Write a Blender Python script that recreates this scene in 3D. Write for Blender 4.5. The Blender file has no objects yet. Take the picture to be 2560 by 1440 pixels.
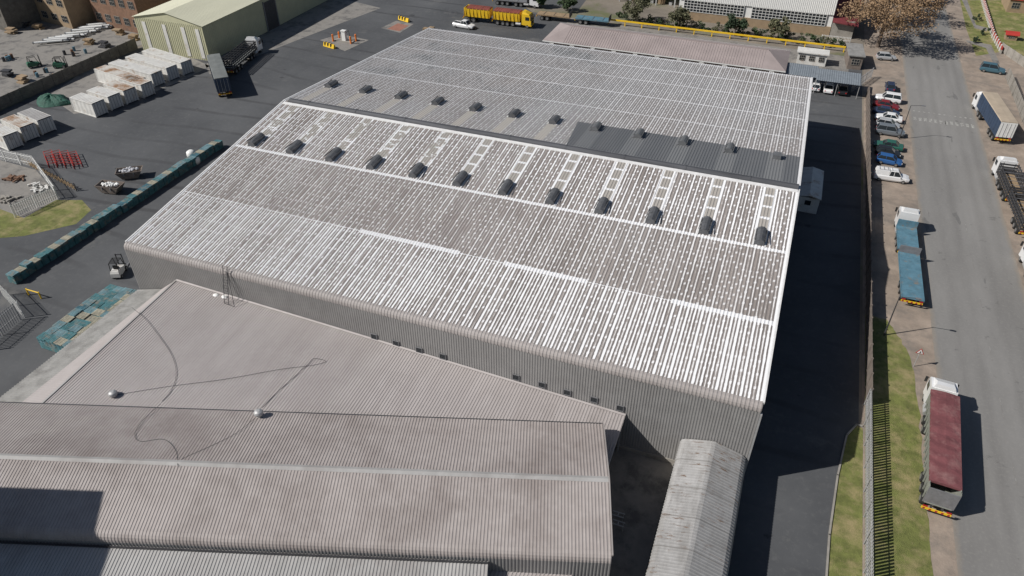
import bpy, bmesh, math, random
from mathutils import Vector, Matrix
R=math.radians; PI=math.pi
random.seed(7)
sc=bpy.context.scene; col=sc.collection
# ------------------------------------------------------------ camera
H=56.0; PITCH=R(37.55); YAW=R(20.8); F=1847.0
cd=bpy.data.cameras.new('camera'); cam=bpy.data.objects.new('camera',cd); col.objects.link(cam)
cam.location=(0,0,H); cam.rotation_euler=(PI/2-PITCH,0,YAW)
cd.sensor_width=36; cd.lens=36*F/2560; cd.clip_start=1; cd.clip_end=3000; sc.camera=cam
def ray(u,v):
    a=(u-1280)/F; b=(v-720)/F
    f=math.cos(PITCH)-math.sin(PITCH)*b; d=math.sin(PITCH)+math.cos(PITCH)*b
    c,s=math.cos(YAW),math.sin(YAW)
    return Vector((c*a-s*f, s*a+c*f, -d))
def W(u,v,z=0.0):
    r=ray(u,v); t=(H-z)/-r.z
    return Vector((r.x*t,r.y*t,z))
def WY(u,v,y):
    r=ray(u,v); t=y/r.y
    return Vector((r.x*t,y,H+r.z*t))
# ------------------------------------------------------------ light
w=bpy.data.worlds.new('World'); sc.world=w; w.use_nodes=True
nt=w.node_tree; nt.nodes.clear()
o=nt.nodes.new('ShaderNodeOutputWorld'); bg=nt.nodes.new('ShaderNodeBackground'); sk=nt.nodes.new('ShaderNodeTexSky')
sk.sky_type='NISHITA'; sk.sun_disc=False; sk.sun_elevation=R(41); sk.sun_rotation=R(237); sk.air_density=1; sk.dust_density=1
bg.inputs[1].default_value=0.05
nt.links.new(sk.outputs[0],bg.inputs[0]); nt.links.new(bg.outputs[0],o.inputs[0])
sd=bpy.data.lights.new('sun','SUN'); sun=bpy.data.objects.new('sun',sd); col.objects.link(sun)
sd.energy=4.7; sd.angle=R(.5); sd.color=(1,.965,.915)
dv=Vector((math.cos(R(41))*math.cos(R(33)),math.cos(R(41))*math.sin(R(33)),-math.sin(R(41))))
sun.rotation_euler=dv.to_track_quat('-Z','Y').to_euler(); sun.location=(-80,-50,120)
sc.view_settings.view_transform='Standard'
try: sc.view_settings.look='None'
except: pass
# ------------------------------------------------------------ node helper
class S:
    def __init__(s,nt,k): s.nt=nt; s.k=k
    def m(s,op,*a,clamp=False):
        n=s.nt.nodes.new('ShaderNodeMath'); n.operation=op; n.use_clamp=clamp
        s.nt.links.new(s.k,n.inputs[0])
        for i,x in enumerate(a):
            if isinstance(x,S): s.nt.links.new(x.k,n.inputs[i+1])
            else: n.inputs[i+1].default_value=x
        return S(s.nt,n.outputs[0])
    def __add__(s,x): return s.m('ADD',x)
    def __sub__(s,x): return s.m('SUBTRACT',x)
    def __mul__(s,x): return s.m('MULTIPLY',x)
    def lt(s,x): return s.m('LESS_THAN',x)
    def gt(s,x): return s.m('GREATER_THAN',x)
    def abs(s): return s.m('ABSOLUTE')
    def mx(s,x): return s.m('MAXIMUM',x)
    def inv(s): return s*-1+1.0
    def near(s,c,pitch):
        return (((s-c)*(1/pitch)+.5).m('FRACT')-.5).abs()*pitch
def new_mat(name):
    m=bpy.data.materials.new(name); m.use_nodes=True; t=m.node_tree
    b=t.nodes['Principled BSDF']; return m,t,b
def pos(t):
    g=t.nodes.new('ShaderNodeNewGeometry'); s=t.nodes.new('ShaderNodeSeparateXYZ'); t.links.new(g.outputs['Position'],s.inputs[0])
    return g.outputs['Position'],S(t,s.outputs[0]),S(t,s.outputs[1]),S(t,s.outputs[2])
def noise(t,P,scale,detail=5,rough=.6,stretch=None):
    n=t.nodes.new('ShaderNodeTexNoise'); n.inputs['Scale'].default_value=scale; n.inputs['Detail'].default_value=detail; n.inputs['Roughness'].default_value=rough
    if stretch:
        mp=t.nodes.new('ShaderNodeMapping'); mp.inputs['Scale'].default_value=stretch; t.links.new(P,mp.inputs[0]); P=mp.outputs[0]
    t.links.new(P,n.inputs['Vector']); return S(t,n.outputs['Fac'])
def cell(t,x,y,px,py,ox=0,oy=0):
    c=t.nodes.new('ShaderNodeCombineXYZ'); t.links.new(((x-ox)*(1/px)+.5).m('FLOOR').k,c.inputs[0]); t.links.new(((y-oy)*(1/py)+.5).m('FLOOR').k,c.inputs[1])
    n=t.nodes.new('ShaderNodeTexWhiteNoise'); n.noise_dimensions='2D'; t.links.new(c.outputs[0],n.inputs['Vector']); return S(t,n.outputs['Value'])
def mixc(t,fac,a,b):
    n=t.nodes.new('ShaderNodeMix'); n.data_type='RGBA'
    if isinstance(fac,S): t.links.new(fac.k,n.inputs[0])
    else: n.inputs[0].default_value=fac
    for x,i in ((a,6),(b,7)):
        if isinstance(x,tuple): n.inputs[i].default_value=(*x[:3],1)
        else: t.links.new(x,n.inputs[i])
    return n.outputs[2]
def ramp(s,lo,hi):
    n=s.nt.nodes.new('ShaderNodeMapRange'); n.inputs[1].default_value=lo; n.inputs[2].default_value=hi; n.clamp=True
    s.nt.links.new(s.k,n.inputs[0]); return S(s.nt,n.outputs[0])
def simple(name,c,rough=.7,metal=0,var=.2,scale=.8,stain=None,sl=.55,sh=.7,sscale=.5,stretch=None,bump=0,bscale=8):
    m,t,b=new_mat(name); P,x,y,z=pos(t)
    n=ramp(noise(t,P,scale,6,.65,stretch),.3,.7)
    out=mixc(t,n,tuple(k*(1-var) for k in c),tuple(min(1,k*(1+var)) for k in c))
    if stain:
        out=mixc(t,ramp(noise(t,P,sscale,8,.7,stretch),sl,sh),out,stain)
    t.links.new(out,b.inputs['Base Color']); b.inputs['Roughness'].default_value=rough; b.inputs['Metallic'].default_value=metal
    if bump:
        bn=t.nodes.new('ShaderNodeBump'); bn.inputs['Strength'].default_value=bump; bn.inputs['Distance'].default_value=.1
        t.links.new(noise(t,P,bscale,6,.7).k,bn.inputs['Height']); t.links.new(bn.outputs[0],b.inputs['Normal'])
    return m
# ------------------------------------------------------------ materials
M={}
def yard():
    m,t,b=new_mat('yard_asphalt'); P,x,y,z=pos(t)
    a=mixc(t,ramp(noise(t,P,.06,7,.65),.35,.68),(.06,.063,.068),(.1,.103,.108))
    a=mixc(t,ramp(noise(t,P,1.3,8,.75),.52,.72)*.45,a,(.14,.14,.138))
    wv=t.nodes.new('ShaderNodeTexWave'); wv.wave_type='RINGS'; wv.inputs['Scale'].default_value=.05; wv.inputs['Distortion'].default_value=9; wv.inputs['Detail'].default_value=2; wv.inputs['Detail Scale'].default_value=.35
    t.links.new(P,wv.inputs['Vector']); k=ramp(S(t,wv.outputs['Fac']),.93,.99)*ramp(noise(t,P,.05,4,.6),.42,.58)*.55
    a=mixc(t,k,a,(.035,.035,.038))
    a=mixc(t,ramp(noise(t,P,.1,8,.75),.58,.67)*.45,a,(.17,.165,.155))
    a=mixc(t,ramp(noise(t,P,.33,4,.5),.69,.72)*.6,a,(.025,.025,.027))
    t.links.new(a,b.inputs['Base Color']); b.inputs['Roughness'].default_value=.88
    bn=t.nodes.new('ShaderNodeBump'); bn.inputs['Strength'].default_value=.25; bn.inputs['Distance'].default_value=.03
    t.links.new(noise(t,P,9,6,.7).k,bn.inputs['Height']); t.links.new(bn.outputs[0],b.inputs['Normal'])
    return m
M['yard']=yard()
def road_mat():
    m,t,b=new_mat('road_asphalt'); P,x,y,z=pos(t)
    a=mixc(t,ramp(noise(t,P,.12,7,.65,(1,.25,1)),.3,.7),(.165,.16,.153),(.25,.243,.233))
    for c in (25.2,27.0,30.3,32.0):
        k=ramp((x-c).abs(),.8,.1)*ramp(noise(t,P,.3,5,.6,(1,.1,1)),.3,.65)*.4
        a=mixc(t,k,a,(.12,.115,.11))
    a=mixc(t,ramp(noise(t,P,.35,8,.7),.62,.66)*.5,a,(.1,.098,.095))
    a=mixc(t,ramp(noise(t,P,.5,3,.5,(1,.2,1)),.68,.7)*.5,a,(.09,.09,.09))
    e=ramp((x-28).abs()+noise(t,P,.4,7,.7)*1.2,5.6,6.3); a=mixc(t,e*.7,a,(.27,.225,.175))
    a=mixc(t,ramp(noise(t,P,3,8,.75),.5,.75)*.4,a,(.32,.31,.28))
    t.links.new(a,b.inputs['Base Color']); b.inputs['Roughness'].default_value=.85
    return m
M['road']=road_mat()
M['dirt']=simple('dirt',(.29,.235,.19),.95,var=.25,scale=.35,stain=(.17,.15,.13),sl=.48,sh=.68,sscale=.22,bump=.4,bscale=4)
M['ground']=simple('ground_dirt',(.19,.165,.135),.95,var=.3,scale=.08,stain=(.12,.13,.06),sl=.5,sh=.62,sscale=.05)
M['slab']=simple('concrete_slab',(.25,.235,.215),.9,var=.25,scale=.3,stain=(.12,.115,.11),sl=.46,sh=.62,sscale=.3)
M['grass']=simple('grass',(.15,.165,.045),.95,var=.35,scale=.9,stain=(.32,.265,.13),sl=.46,sh=.66,sscale=.4,bump=1,bscale=12)
M['white']=simple('white_paint',(.74,.74,.72),.5,var=.06,scale=2)
M['oldwhite']=simple('weathered_white_steel',(.62,.61,.58),.6,var=.12,scale=1,stain=(.36,.25,.17),sl=.56,sh=.7,sscale=.45)
M['rustwhite']=simple('rusted_white_steel',(.6,.57,.52),.7,var=.15,scale=1,stain=(.3,.17,.09),sl=.42,sh=.6,sscale=.5)
M['mark']=simple('road_paint',(.4,.4,.37),.7,var=.2,scale=3,stain=(.2,.19,.18),sl=.42,sh=.58,sscale=2.5)
M['faint']=simple('worn_road_paint',(.28,.275,.26),.7,var=.15,scale=3,stain=(.2,.19,.18),sl=.4,sh=.5,sscale=1.5)
M['black']=simple('black_rubber',(.018,.018,.018),.8,var=.2)
M['glass']=simple('dark_glass',(.02,.025,.03),.12,var=.1)
M['rim']=simple('wheel_rim_metal',(.3,.3,.3),.4,.6,var=.1)
M['steel']=simple('dark_steel',(.06,.06,.065),.6,.3,var=.25,scale=2)
M['grey']=simple('grey_steel',(.2,.2,.21),.6,.2,var=.2,scale=2)
M['galv']=simple('galvanised_steel',(.42,.42,.42),.55,.3,var=.15,scale=2)
M['vent']=simple('roof_vent_metal',(.1,.103,.11),.5,.1,var=.35,scale=1.5)
M['ventg']=simple('unpainted_vent_metal',(.15,.155,.16),.55,.2,var=.2,scale=1.5)
M['ridge']=simple('ridge_vent_metal',(.085,.087,.095),.55,.2,var=.3,scale=.6,stretch=(.3,3,3))
M['flash']=simple('painted_flashing',(.66,.655,.65),.6,var=.12,scale=2)
M['cream']=simple('cream_sheeting',(.47,.46,.31),.7,var=.08,scale=.5)
M['creamroof']=simple('cream_roof_sheeting',(.56,.55,.42),.6,var=.07,scale=.3,stretch=(1,.2,1))
M['brick']=simple('face_brick',(.2,.115,.075),.9,var=.25,scale=1.5,stain=(.12,.1,.09),sscale=.4)
M['tan']=simple('tan_render',(.3,.22,.14),.9,var=.15,scale=1)
M['conc']=simple('precast_concrete',(.3,.28,.25),.9,var=.2,scale=1.2,stain=(.15,.14,.12),sscale=.6,sl=.5)
M['brownconc']=simple('brown_stained_concrete',(.17,.14,.12),.9,var=.25,scale=1.2,stain=(.1,.085,.075),sscale=.5,sl=.5)
M['darkconc']=simple('stained_concrete',(.13,.12,.105),.9,var=.3,scale=1)
M['carport']=simple('blue_grey_carport_sheeting',(.19,.215,.24),.6,var=.15,scale=1)
M['pink']=simple('pinkish_roof_sheeting',(.32,.27,.26),.7,var=.14,scale=.25)
M['yellow']=simple('yellow_paint',(.75,.48,.02),.5,var=.1)
M['orange']=simple('orange_paint',(.75,.2,.03),.5,var=.1)
M['red']=simple('red_paint',(.38,.04,.03),.5,var=.15)
M['maroon']=simple('maroon_tarpaulin',(.165,.055,.06),.8,var=.25,scale=.7,stain=(.25,.13,.125),sl=.5,sscale=.6,bump=.5,bscale=2)
M['redtarp']=simple('red_tarpaulin',(.2,.05,.035),.75,var=.25,scale=.7,bump=.5,bscale=2)
M['tanroof']=simple('tan_trailer_roof',(.4,.33,.25),.7,var=.15,scale=.5)
M['greyroof']=simple('grey_trailer_roof',(.16,.17,.165),.7,var=.2,scale=.5)
M['navy']=simple('navy_curtain',(.03,.05,.09),.6,var=.2)
M['bluedeck']=simple('worn_blue_deck',(.09,.19,.25),.7,var=.25,scale=1.2,stain=(.2,.17,.14),sl=.55,sh=.66,sscale=.8)
M['olive']=simple('grey_green_side',(.22,.23,.2),.7,var=.2)
M['green']=simple('green_tarpaulin',(.02,.085,.06),.75,var=.4,scale=.9,bump=1,bscale=2)
M['greenp']=simple('green_machine_paint',(.03,.12,.07),.5,var=.2)
M['wood']=simple('weathered_timber',(.28,.2,.12),.85,var=.3,scale=2)
M['rubbish']=simple('mixed_rubbish',(.5,.5,.52),.8,var=.6,scale=5,stain=(.1,.15,.3),sscale=4)
M['bark']=simple('bark',(.13,.1,.08),.9,var=.3,scale=3)
def leafm(n,c): return simple(n,c,.75,var=.45,scale=.8)
M['leafg']=leafm('green_foliage',(.045,.075,.025)); M['leafd']=leafm('dark_green_foliage',(.028,.05,.02)); M['leafb']=leafm('brown_foliage',(.24,.155,.085)); M['leafo']=leafm('olive_foliage',(.1,.1,.05))
for i,(n,c) in enumerate((('blue_painted_timber',(.045,.125,.16)),('teal_painted_timber',(.06,.17,.19)),('pale_timber',(.33,.31,.24)),('faded_blue_timber',(.13,.23,.26)))):
    M['p%d'%i]=simple(n,c,.85,var=.4,scale=1.5,stain=(.22,.21,.18),sl=.5,sh=.64,sscale=1.2)
def paint(n,c): 
    M[n]=simple(n,c,.28,.1,var=.05); return M[n]
for n,c in (('silver_car_paint',(.42,.43,.44)),('white_car_paint',(.78,.78,.78)),('red_car_paint',(.2,.02,.025)),('navy_car_paint',(.03,.045,.09)),('black_car_paint',(.02,.022,.026)),
            ('blue_car_paint',(.03,.11,.3)),('green_car_paint',(.03,.12,.09)),('grey_car_paint',(.16,.18,.2)),('teal_car_paint',(.06,.13,.17))): paint(n,c)
M['tail']=simple('red_lens',(.4,.02,.02),.3); M['head']=simple('clear_lens',(.7,.7,.68),.2)
X0,X1,Y0,Y1,YR=-64.3,4.4,48.0,125.6,80.0
ZE,ZR=10.0,14.0
VX=[-61.9+5.755*i for i in range(12)]
def main_roof():
    m,t,b=new_mat('patch_painted_roof_sheeting'); P,x,y,z=pos(t)
    n1=noise(t,P,.5,6,.6,(1,.12,1)); n2=noise(t,P,.06,6,.6); n3=noise(t,P,2.2,3,.6); nl=noise(t,P,1.6,5,.75,(1.3,.4,1)); nz=noise(t,P,.09,4,.6)
    base=mixc(t,ramp(n1,.3,.7),(.235,.208,.193),(.335,.302,.284))
    base=mixc(t,ramp(n2,.5,.7)*.5,base,(.36,.34,.325))
    far=y.gt(YR)
    base=mixc(t,far*ramp(n2,.25,.6)*.8,base,(.33,.325,.325))
    base=mixc(t,far*ramp(noise(t,P,.12,8,.75),.52,.66)*.8*(x.lt(-26))*(y.gt(96)),base,(.13,.135,.135))
    z1=y.lt(58.1); z2=y.gt(58.1)*y.lt(68.5); z3=y.gt(68.5)*y.lt(YR)
    cr=cell(t,x,y*0,.686,1,X0+.2315,0); cr2=cell(t,x,y*0+5,.686,1,X0+.2315+.343,0)
    d1=x.near(X0+.2315,.686); d2=x.near(X0+.2315+.343,.686)
    amp=(nz-.5)*.1
    w1=z1*.1+z2*.05+z3*.065+far*.06+(cr-.5)*.05+(nl-.5)*.2+amp
    line=d1.lt(w1)
    w2=(nl-.52)*.24+z1*.045+(cr2-.5)*.05+amp
    line2=d2.lt(w2)
    jy=y+cr2*.22; jy1=y+cr*.22
    dots=(jy.near(.35,1.55).lt(.15))*(d2.lt(.1))*(cell(t,x,jy,.686,1.55,X0+.5745,.35).gt(.22))
    dots2=(jy1.near(1.1,1.55).lt(.13))*(d1.lt(.12))*(cell(t,x,jy1,.686,1.55,X0+.2315,1.1).gt(.3))
    w_=line.mx(line2*.8).mx(dots*.9).mx(dots2)
    strength=ramp(n3,.05,.3)*(far*-.4+1.0)*(z2*-.22+1.0)
    w_=w_*strength
    laps=None; lt_=nl*.5
    for c,wd in ((68.4,.08),(96.0,-.02),(104.0,.02),(111.5,-.02),(118.5,.03),(125.0,.1)):
        k=(y-c).abs().lt(lt_*.6+wd); laps=k if laps is None else laps.mx(k)
    seg=(x.gt(-40)*x.lt(-28)).mx(x.gt(-23)*x.lt(-14)).mx(x.gt(-5.5))
    laps=laps.mx((y-58.1+ (x+30)*.004).abs().lt(seg*.24+.06+(nl-.5)*.2))
    laps=laps.mx((x-X1).abs().lt(.3)).mx((x-X0).abs().lt(.3)*ramp(n3,.4,.5))
    w_=w_.mx(laps*(far*-.25+1.0))
    dv_=x.near(VX[0],5.755)
    stn=(dv_.lt(.8))*(y.gt(71.2))*(y.lt(79.2))
    base=mixc(t,stn,base,(.37,.345,.315))
    w_=w_*stn.inv()
    fr=stn*((dv_.gt(.5)*(nl.gt(.33))).mx(y.near(71.4,2.05).lt(nl*.36)))*(ramp(noise(t,P,.7,5,.7),.42,.48).mx(x.gt(-36)))
    w_=w_.mx(fr)
    spl=stn*(x.lt(-34))*(noise(t,P,1.2,5,.7).gt(.6)); w_=w_.mx(spl)
    stf=(dv_.lt(.62))*(y.gt(81.2))*(y.lt(87.0))*(x.lt(-24))
    base=mixc(t,stf,base,(.46,.43,.39)); w_=w_*stf.inv()
    pt=((x+(y-80)*.12).gt(-23.4))*(y.gt(80.3))*((y+nl*.5).lt(89.9))*(x.lt(X1-.3))
    w_=w_*pt.inv()
    pc=mixc(t,(dv_.lt(1.0)),(.125,.13,.138),(.175,.18,.185))
    pc=mixc(t,ramp(n1,.4,.7)*.3,pc,(.2,.2,.2))
    base=mixc(t,pt,base,pc)
    out=mixc(t,w_,base,(.78,.78,.79))
    t.links.new(out,b.inputs['Base Color']); b.inputs['Roughness'].default_value=.62
    return m
M['mainroof']=main_roof()
def sheeting(name,c,c2,stain,amt=.5,stretch=(1,.15,1),sscale=.25,rust=None):
    m,t,b=new_mat(name); P,x,y,z=pos(t)
    a=mixc(t,ramp(noise(t,P,.8,6,.6,stretch),.3,.7),c,c2)
    a=mixc(t,ramp(noise(t,P,sscale,8,.7),.46,.68)*amt,a,stain)
    a=mixc(t,ramp(noise(t,P,.05,5,.6),.45,.65)*.3,a,tuple(min(1,k*1.2) for k in c2))
    if rust: a=mixc(t,ramp(noise(t,P,1.3,8,.8),.6,.7)*.6,a,rust)
    t.links.new(a,b.inputs['Base Color']); b.inputs['Roughness'].default_value=.65
    return m
M['wallsheet']=sheeting('grey_wall_sheeting',(.22,.213,.208),(.27,.263,.257),(.19,.182,.178))
M['bull']=sheeting('bullnose_sheeting',(.3,.272,.26),(.35,.322,.31),(.25,.225,.215))
M['lowroof']=sheeting('dusty_pink_grey_sheeting',(.345,.312,.302),(.41,.378,.368),(.27,.243,.232),.65,(1,.12,1),.2)
M['croof']=sheeting('dusty_brown_grey_sheeting',(.325,.288,.272),(.39,.352,.335),(.225,.19,.175),.75,(1,1,1),.15)
M['droof']=sheeting('pale_grey_sheeting',(.32,.315,.305),(.41,.4,.39),(.2,.17,.16),.5)
M['oldroof']=sheeting('lichened_old_sheeting',(.2,.197,.188),(.3,.295,.285),(.11,.105,.1),.7,(1,1,1),.7,(.42,.41,.39))
def walkroof():
    m,t,b=new_mat('rust_flecked_grey_sheeting'); P,x,y,z=pos(t)
    a=mixc(t,ramp(noise(t,P,.5,7,.7),.3,.7),(.27,.265,.26),(.4,.395,.39))
    a=mixc(t,ramp(noise(t,P,.35,7,.7,(3,.7,1)),.45,.68)*.7,a,(.19,.183,.175))
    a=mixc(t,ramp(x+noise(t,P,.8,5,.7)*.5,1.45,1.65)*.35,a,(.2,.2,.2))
    a=mixc(t,ramp(noise(t,P,.9,8,.75,(.8,4,1)),.56,.61)*ramp(noise(t,P,.3,3,.6),.42,.52),a,(.15,.105,.08))
    a=mixc(t,(y.near(2,3.1).lt(.06))*.5,a,(.12,.11,.1))
    t.links.new(a,b.inputs['Base Color']); b.inputs['Roughness'].default_value=.7; return m
M['walk']=walkroof()
# ------------------------------------------------------------ mesh helpers
class MB:
    def __init__(s): s.v=[]; s.f=[]
    def add(s,vs,fs):
        k=len(s.v); s.v+= [tuple(p) for p in vs]; s.f+=[tuple(i+k for i in q) for q in fs]; return s
    def box(s,cx,cy,cz,sx,sy,sz,rz=0,tap=1):
        vs=[]
        for dz,q in ((-.5,1),(.5,tap)):
            for dx,dy in ((-.5,-.5),(.5,-.5),(.5,.5),(-.5,.5)):
                a=dx*sx*q; b=dy*sy*q
                vs.append((cx+a*math.cos(rz)-b*math.sin(rz),cy+a*math.sin(rz)+b*math.cos(rz),cz+dz*sz))
        return s.add(vs,[(0,3,2,1),(4,5,6,7),(0,1,5,4),(1,2,6,5),(2,3,7,6),(3,0,4,7)])
    def cyl(s,p0,p1,r,n=10,r2=None):
        p0=Vector(p0);p1=Vector(p1); r2=r if r2 is None else r2
        d=(p1-p0).normalized(); a=d.orthogonal().normalized(); b=d.cross(a)
        vs=[]
        for p,q in ((p0,r),(p1,r2)):
            for i in range(n):
                t=2*PI*i/n; vs.append(p+a*math.cos(t)*q+b*math.sin(t)*q)
        fs=[(i,(i+1)%n,n+(i+1)%n,n+i) for i in range(n)]+[tuple(range(n-1,-1,-1)),tuple(range(n,2*n))]
        return s.add(vs,fs)
    def bar(s,p0,p1,r): return s.cyl(p0,p1,r,4)
    def loft(s,rings,cap=True):
        n=len(rings[0]); vs=[p for q in rings for p in q]; fs=[]
        for k in range(len(rings)-1):
            for i in range(n): fs.append((k*n+i,k*n+(i+1)%n,(k+1)*n+(i+1)%n,(k+1)*n+i))
        if cap: fs+= [tuple(range(n-1,-1,-1)),tuple(range((len(rings)-1)*n,len(rings)*n))]
        return s.add(vs,fs)
    def prism_y(s,poly,y0,y1):
        return s.loft([[(x,y0,z) for x,z in poly],[(x,y1,z) for x,z in poly]])
    def build(s,name,mat,parent=None,smooth=False):
        me=bpy.data.meshes.new(name); me.from_pydata(s.v,[],s.f)
        bm=bmesh.new(); bm.from_mesh(me); bmesh.ops.recalc_face_normals(bm,faces=bm.faces); bm.to_mesh(me); bm.free()
        if mat is not None: me.materials.append(mat)
        if smooth:
            for p in me.polygons: p.use_smooth=True
        ob=bpy.data.objects.new(name,me); col.objects.link(ob)
        if parent: ob.parent=parent
        return ob
def tag(o,label,cat,group=None):
    o['label']=label; o['category']=cat
    if group: o['group']=group
    return o
def thing(name,label,cat,loc=(0,0,0),rz=0,group=None):
    o=bpy.data.objects.new(name,None); col.objects.link(o); o.location=loc; o.rotation_euler=(0,0,rz); o.empty_display_size=.5
    return tag(o,label,cat,group)
def struct(name,mb,mat):
    o=mb.build(name,mat); o['kind']='structure'; return o
def sheet(name,pts,z,mat):
    me=MB(); me.add([(p[0],p[1],z) for p in pts],[tuple(range(len(pts)))]); return struct(name,me,mat)
def rect(name,x0,x1,y0,y1,z,mat): return sheet(name,[(x0,y0),(x1,y0),(x1,y1),(x0,y1)],z,mat)
def pxsheet(name,px,z,mat): return sheet(name,[W(u,v,z) for u,v in px],z,mat)
def ribs(name,mat,parent,x0,x1,path,pitch=.343,h=.05,zt=0,zf=None):
    n=max(1,round((x1-x0)/pitch)); pitch=(x1-x0)/n
    xs=[]
    for i in range(n):
        for a,q in ((0,0),(.42,0),(.52,1),(.84,1),(.94,0)): xs.append((x0+(i+a)*pitch,q))
    xs.append((x1,0))
    nr=[]
    for i in range(len(path)):
        a=path[max(0,i-1)]; b=path[min(len(path)-1,i+1)]
        d=Vector((b[0]-a[0],b[1]-a[1])).normalized(); nr.append(Vector((-d.y,d.x)))
    mb=MB(); vs=[]; fs=[]; m=len(xs)
    for r,((y,z),k) in enumerate(zip(path,nr)):
        for x,q in xs: vs.append((x,y+k.x*h*q,z+k.y*h*q+zt*(x-x0)+(zf(x,r) if zf else 0)))
    for r in range(len(path)-1):
        for i in range(m-1): fs.append((r*m+i,r*m+i+1,(r+1)*m+i+1,(r+1)*m+i))
    mb.add(vs,fs); return mb.build(name,mat,parent)
# ------------------------------------------------------------ ground
rect('ground',-900,900,-300,1500,0,M['ground'])
rect('yard_asphalt',-131,14.6,-40,168,.004,M['yard'])
sheet('yard_asphalt_far',[(-111,168),(-55,168),(-50,175),(-60,330),(-125,330)],.004,M['yard'])
sheet('neighbour_yard',[(-260,60),(-132,60),(-132,119),(-130,230),(-260,230)],.004,M['slab'])
sheet('warehouse_apron',[(-111.4,116),(-107,112),(-101,140),(-96,162),(-111.4,166)],.008,M['slab'])
pxsheet('container_apron',[(185,285),(300,265),(470,195),(525,165),(470,140),(250,150),(120,240)],.008,M['slab'])
pxsheet('grass_patch',[(-60,600),(60,590),(190,560),(228,525),(205,500),(140,500),(60,545),(-60,500)],.012,M['grass'])
pxsheet('compound_slab',[(-60,540),(60,545),(150,495),(90,425),(0,400),(-60,395)],.008,M['slab'])
rect('street_verge',14.9,22.6,20,260,.008,M['dirt'])
rect('street_verge_right',33.4,60,20,300,.008,M['dirt'])
rect('road',22.4,33.6,-40,420,.012,M['road'])
pts=[W(*p) for p in ((2195,1440),(2328,1440),(2322,1330),(2308,1180),(2298,1040),(2285,940),(2268,880),(2240,830),(2215,800),(2185,790))]
rnd=random.Random(3); gp=[]
src=[Vector((20.8,20,0))]+pts[1:]
for a,b in zip(src,src[1:]):
    for k in range(5):
        q=a.lerp(b,k/5); gp.append((q.x+rnd.uniform(-.18,.18),q.y+rnd.uniform(-.1,.1)))
gp.append((src[-1].x,src[-1].y))
sheet('grass_verge',[(15.2,20)]+gp+[(15.2,pts[-1].y)],.018,M['grass'])
sheet('grass_strip',[(15.0,22),(15.0,59),(14.4,59.3),(13.5,57.5),(12.8,52),(12.3,45),(11.9,22)],.018,M['grass'])
mb=MB()
kp=[(11.9,22),(12.3,45),(12.8,52),(13.5,57.5),(14.4,59.3),(14.9,59.3)]
for a,b in zip(kp,kp[1:]):
    d=Vector((b[0]-a[0],b[1]-a[1])); mb.box((a[0]+b[0])/2,(a[1]+b[1])/2,.065,d.length+.1,.16,.13,math.atan2(d.y,d.x))
struct('kerb',mb,M['conc'])
pxsheet('far_verge_grass',[(2400,0),(2470,0),(2560,60),(2560,140),(2500,130),(2440,140),(2415,70)],.02,M['grass'])
pxsheet('garden_lawn',[(2440,0),(2620,0),(2640,130),(2560,125),(2490,100)],.024,M['grass'])
pxsheet('footpath',[(2405,0),(2418,0),(2440,62),(2470,70),(2466,78),(2436,70)],.028,M['slab'])
pxsheet('driveway_path',[(2415,100),(2478,112),(2500,160),(2485,162),(2465,120),(2418,106)],.03,M['slab'])
pxsheet('hedge_bed',[(1290,0),(1500,30),(1720,62),(2120,112),(2110,140),(1520,58),(1330,30)],.012,M['ground'])
rect('pipe_yard',-50,12,158,172,.009,M['slab'])
rect('courtyard_slab',-9,-1.8,20,47.9,.008,M['slab'])
mb=MB()
for i in range(12): mb.box(23.4+i*.84,139.6,.018,.46,1.5,.002)
for i in range(12): mb.box(23.4+i*.84,143.0,.018,.36,.35,.002)
struct('crossing_stripes',mb,M['mark'])
mb=MB()
for i in range(22): mb.box(28.3,40+i*9,.018,.1,3.0,.002)
struct('centre_line',mb,M['faint'])
# ------------------------------------------------------------ main warehouse
wh=thing('warehouse','huge warehouse with low ribbed roof striped in white sealant and one long dark ridge vent','warehouse',(-30,86.8,0))
def inn(o,p): o.parent=p; o.matrix_parent_inverse=Matrix.Translation(-p.location); return o
def mainpart(o): return inn(o,wh)
sl=(ZR-ZE)/(YR-Y0)
zs=lambda y: 14-(YR-y)*sl if y<YR else 14-(y-YR)*(4/45.6)
mainpart(ribs('roof_slope',M['mainroof'],None,X0,X1,[(Y0+.6,zs(Y0+.6)),(58,zs(58)),(69,zs(69)),(YR,ZR)],h=.045))
mainpart(ribs('roof_slope',M['mainroof'],None,X0,X1,[(YR,ZR),(100,zs(100)),(Y1,ZE)],h=.035))
b_=[(Y0,9.35),(Y0,9.5),(Y0+.05,9.73),(Y0+.16,9.9),(Y0+.33,10.01),(Y0+.6,zs(Y0+.6))]
mainpart(ribs('bullnose_eave',M['bull'],None,X0,X1,b_,.3435,.035))
mainpart(ribs('front_wall',M['wallsheet'],None,X0,X1,[(Y0,0),(Y0,9.35)],.26,.028))
for nm,x in (('side_wall',X1-.03),('side_wall',X0+.03)):
    mb=MB(); 
    mb.add([(x,Y0+.05,0),(x,Y1-.1,0),(x,Y1-.1,ZE-.05),(x,YR,ZR-.06),(x,Y0+.6,zs(Y0+.6)-.06),(x,Y0+.06,9.5)],[(0,1,2,3,4,5)]); mainpart(mb.build(nm,M['wallsheet']))
mb=MB(); mb.add([(X0+.03,Y1-.1,0),(X1-.03,Y1-.1,0),(X1-.03,Y1-.1,ZE-.05),(X0+.03,Y1-.1,ZE-.05)],[(0,1,2,3)]); mainpart(mb.build('rear_wall',M['wallsheet']))
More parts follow.
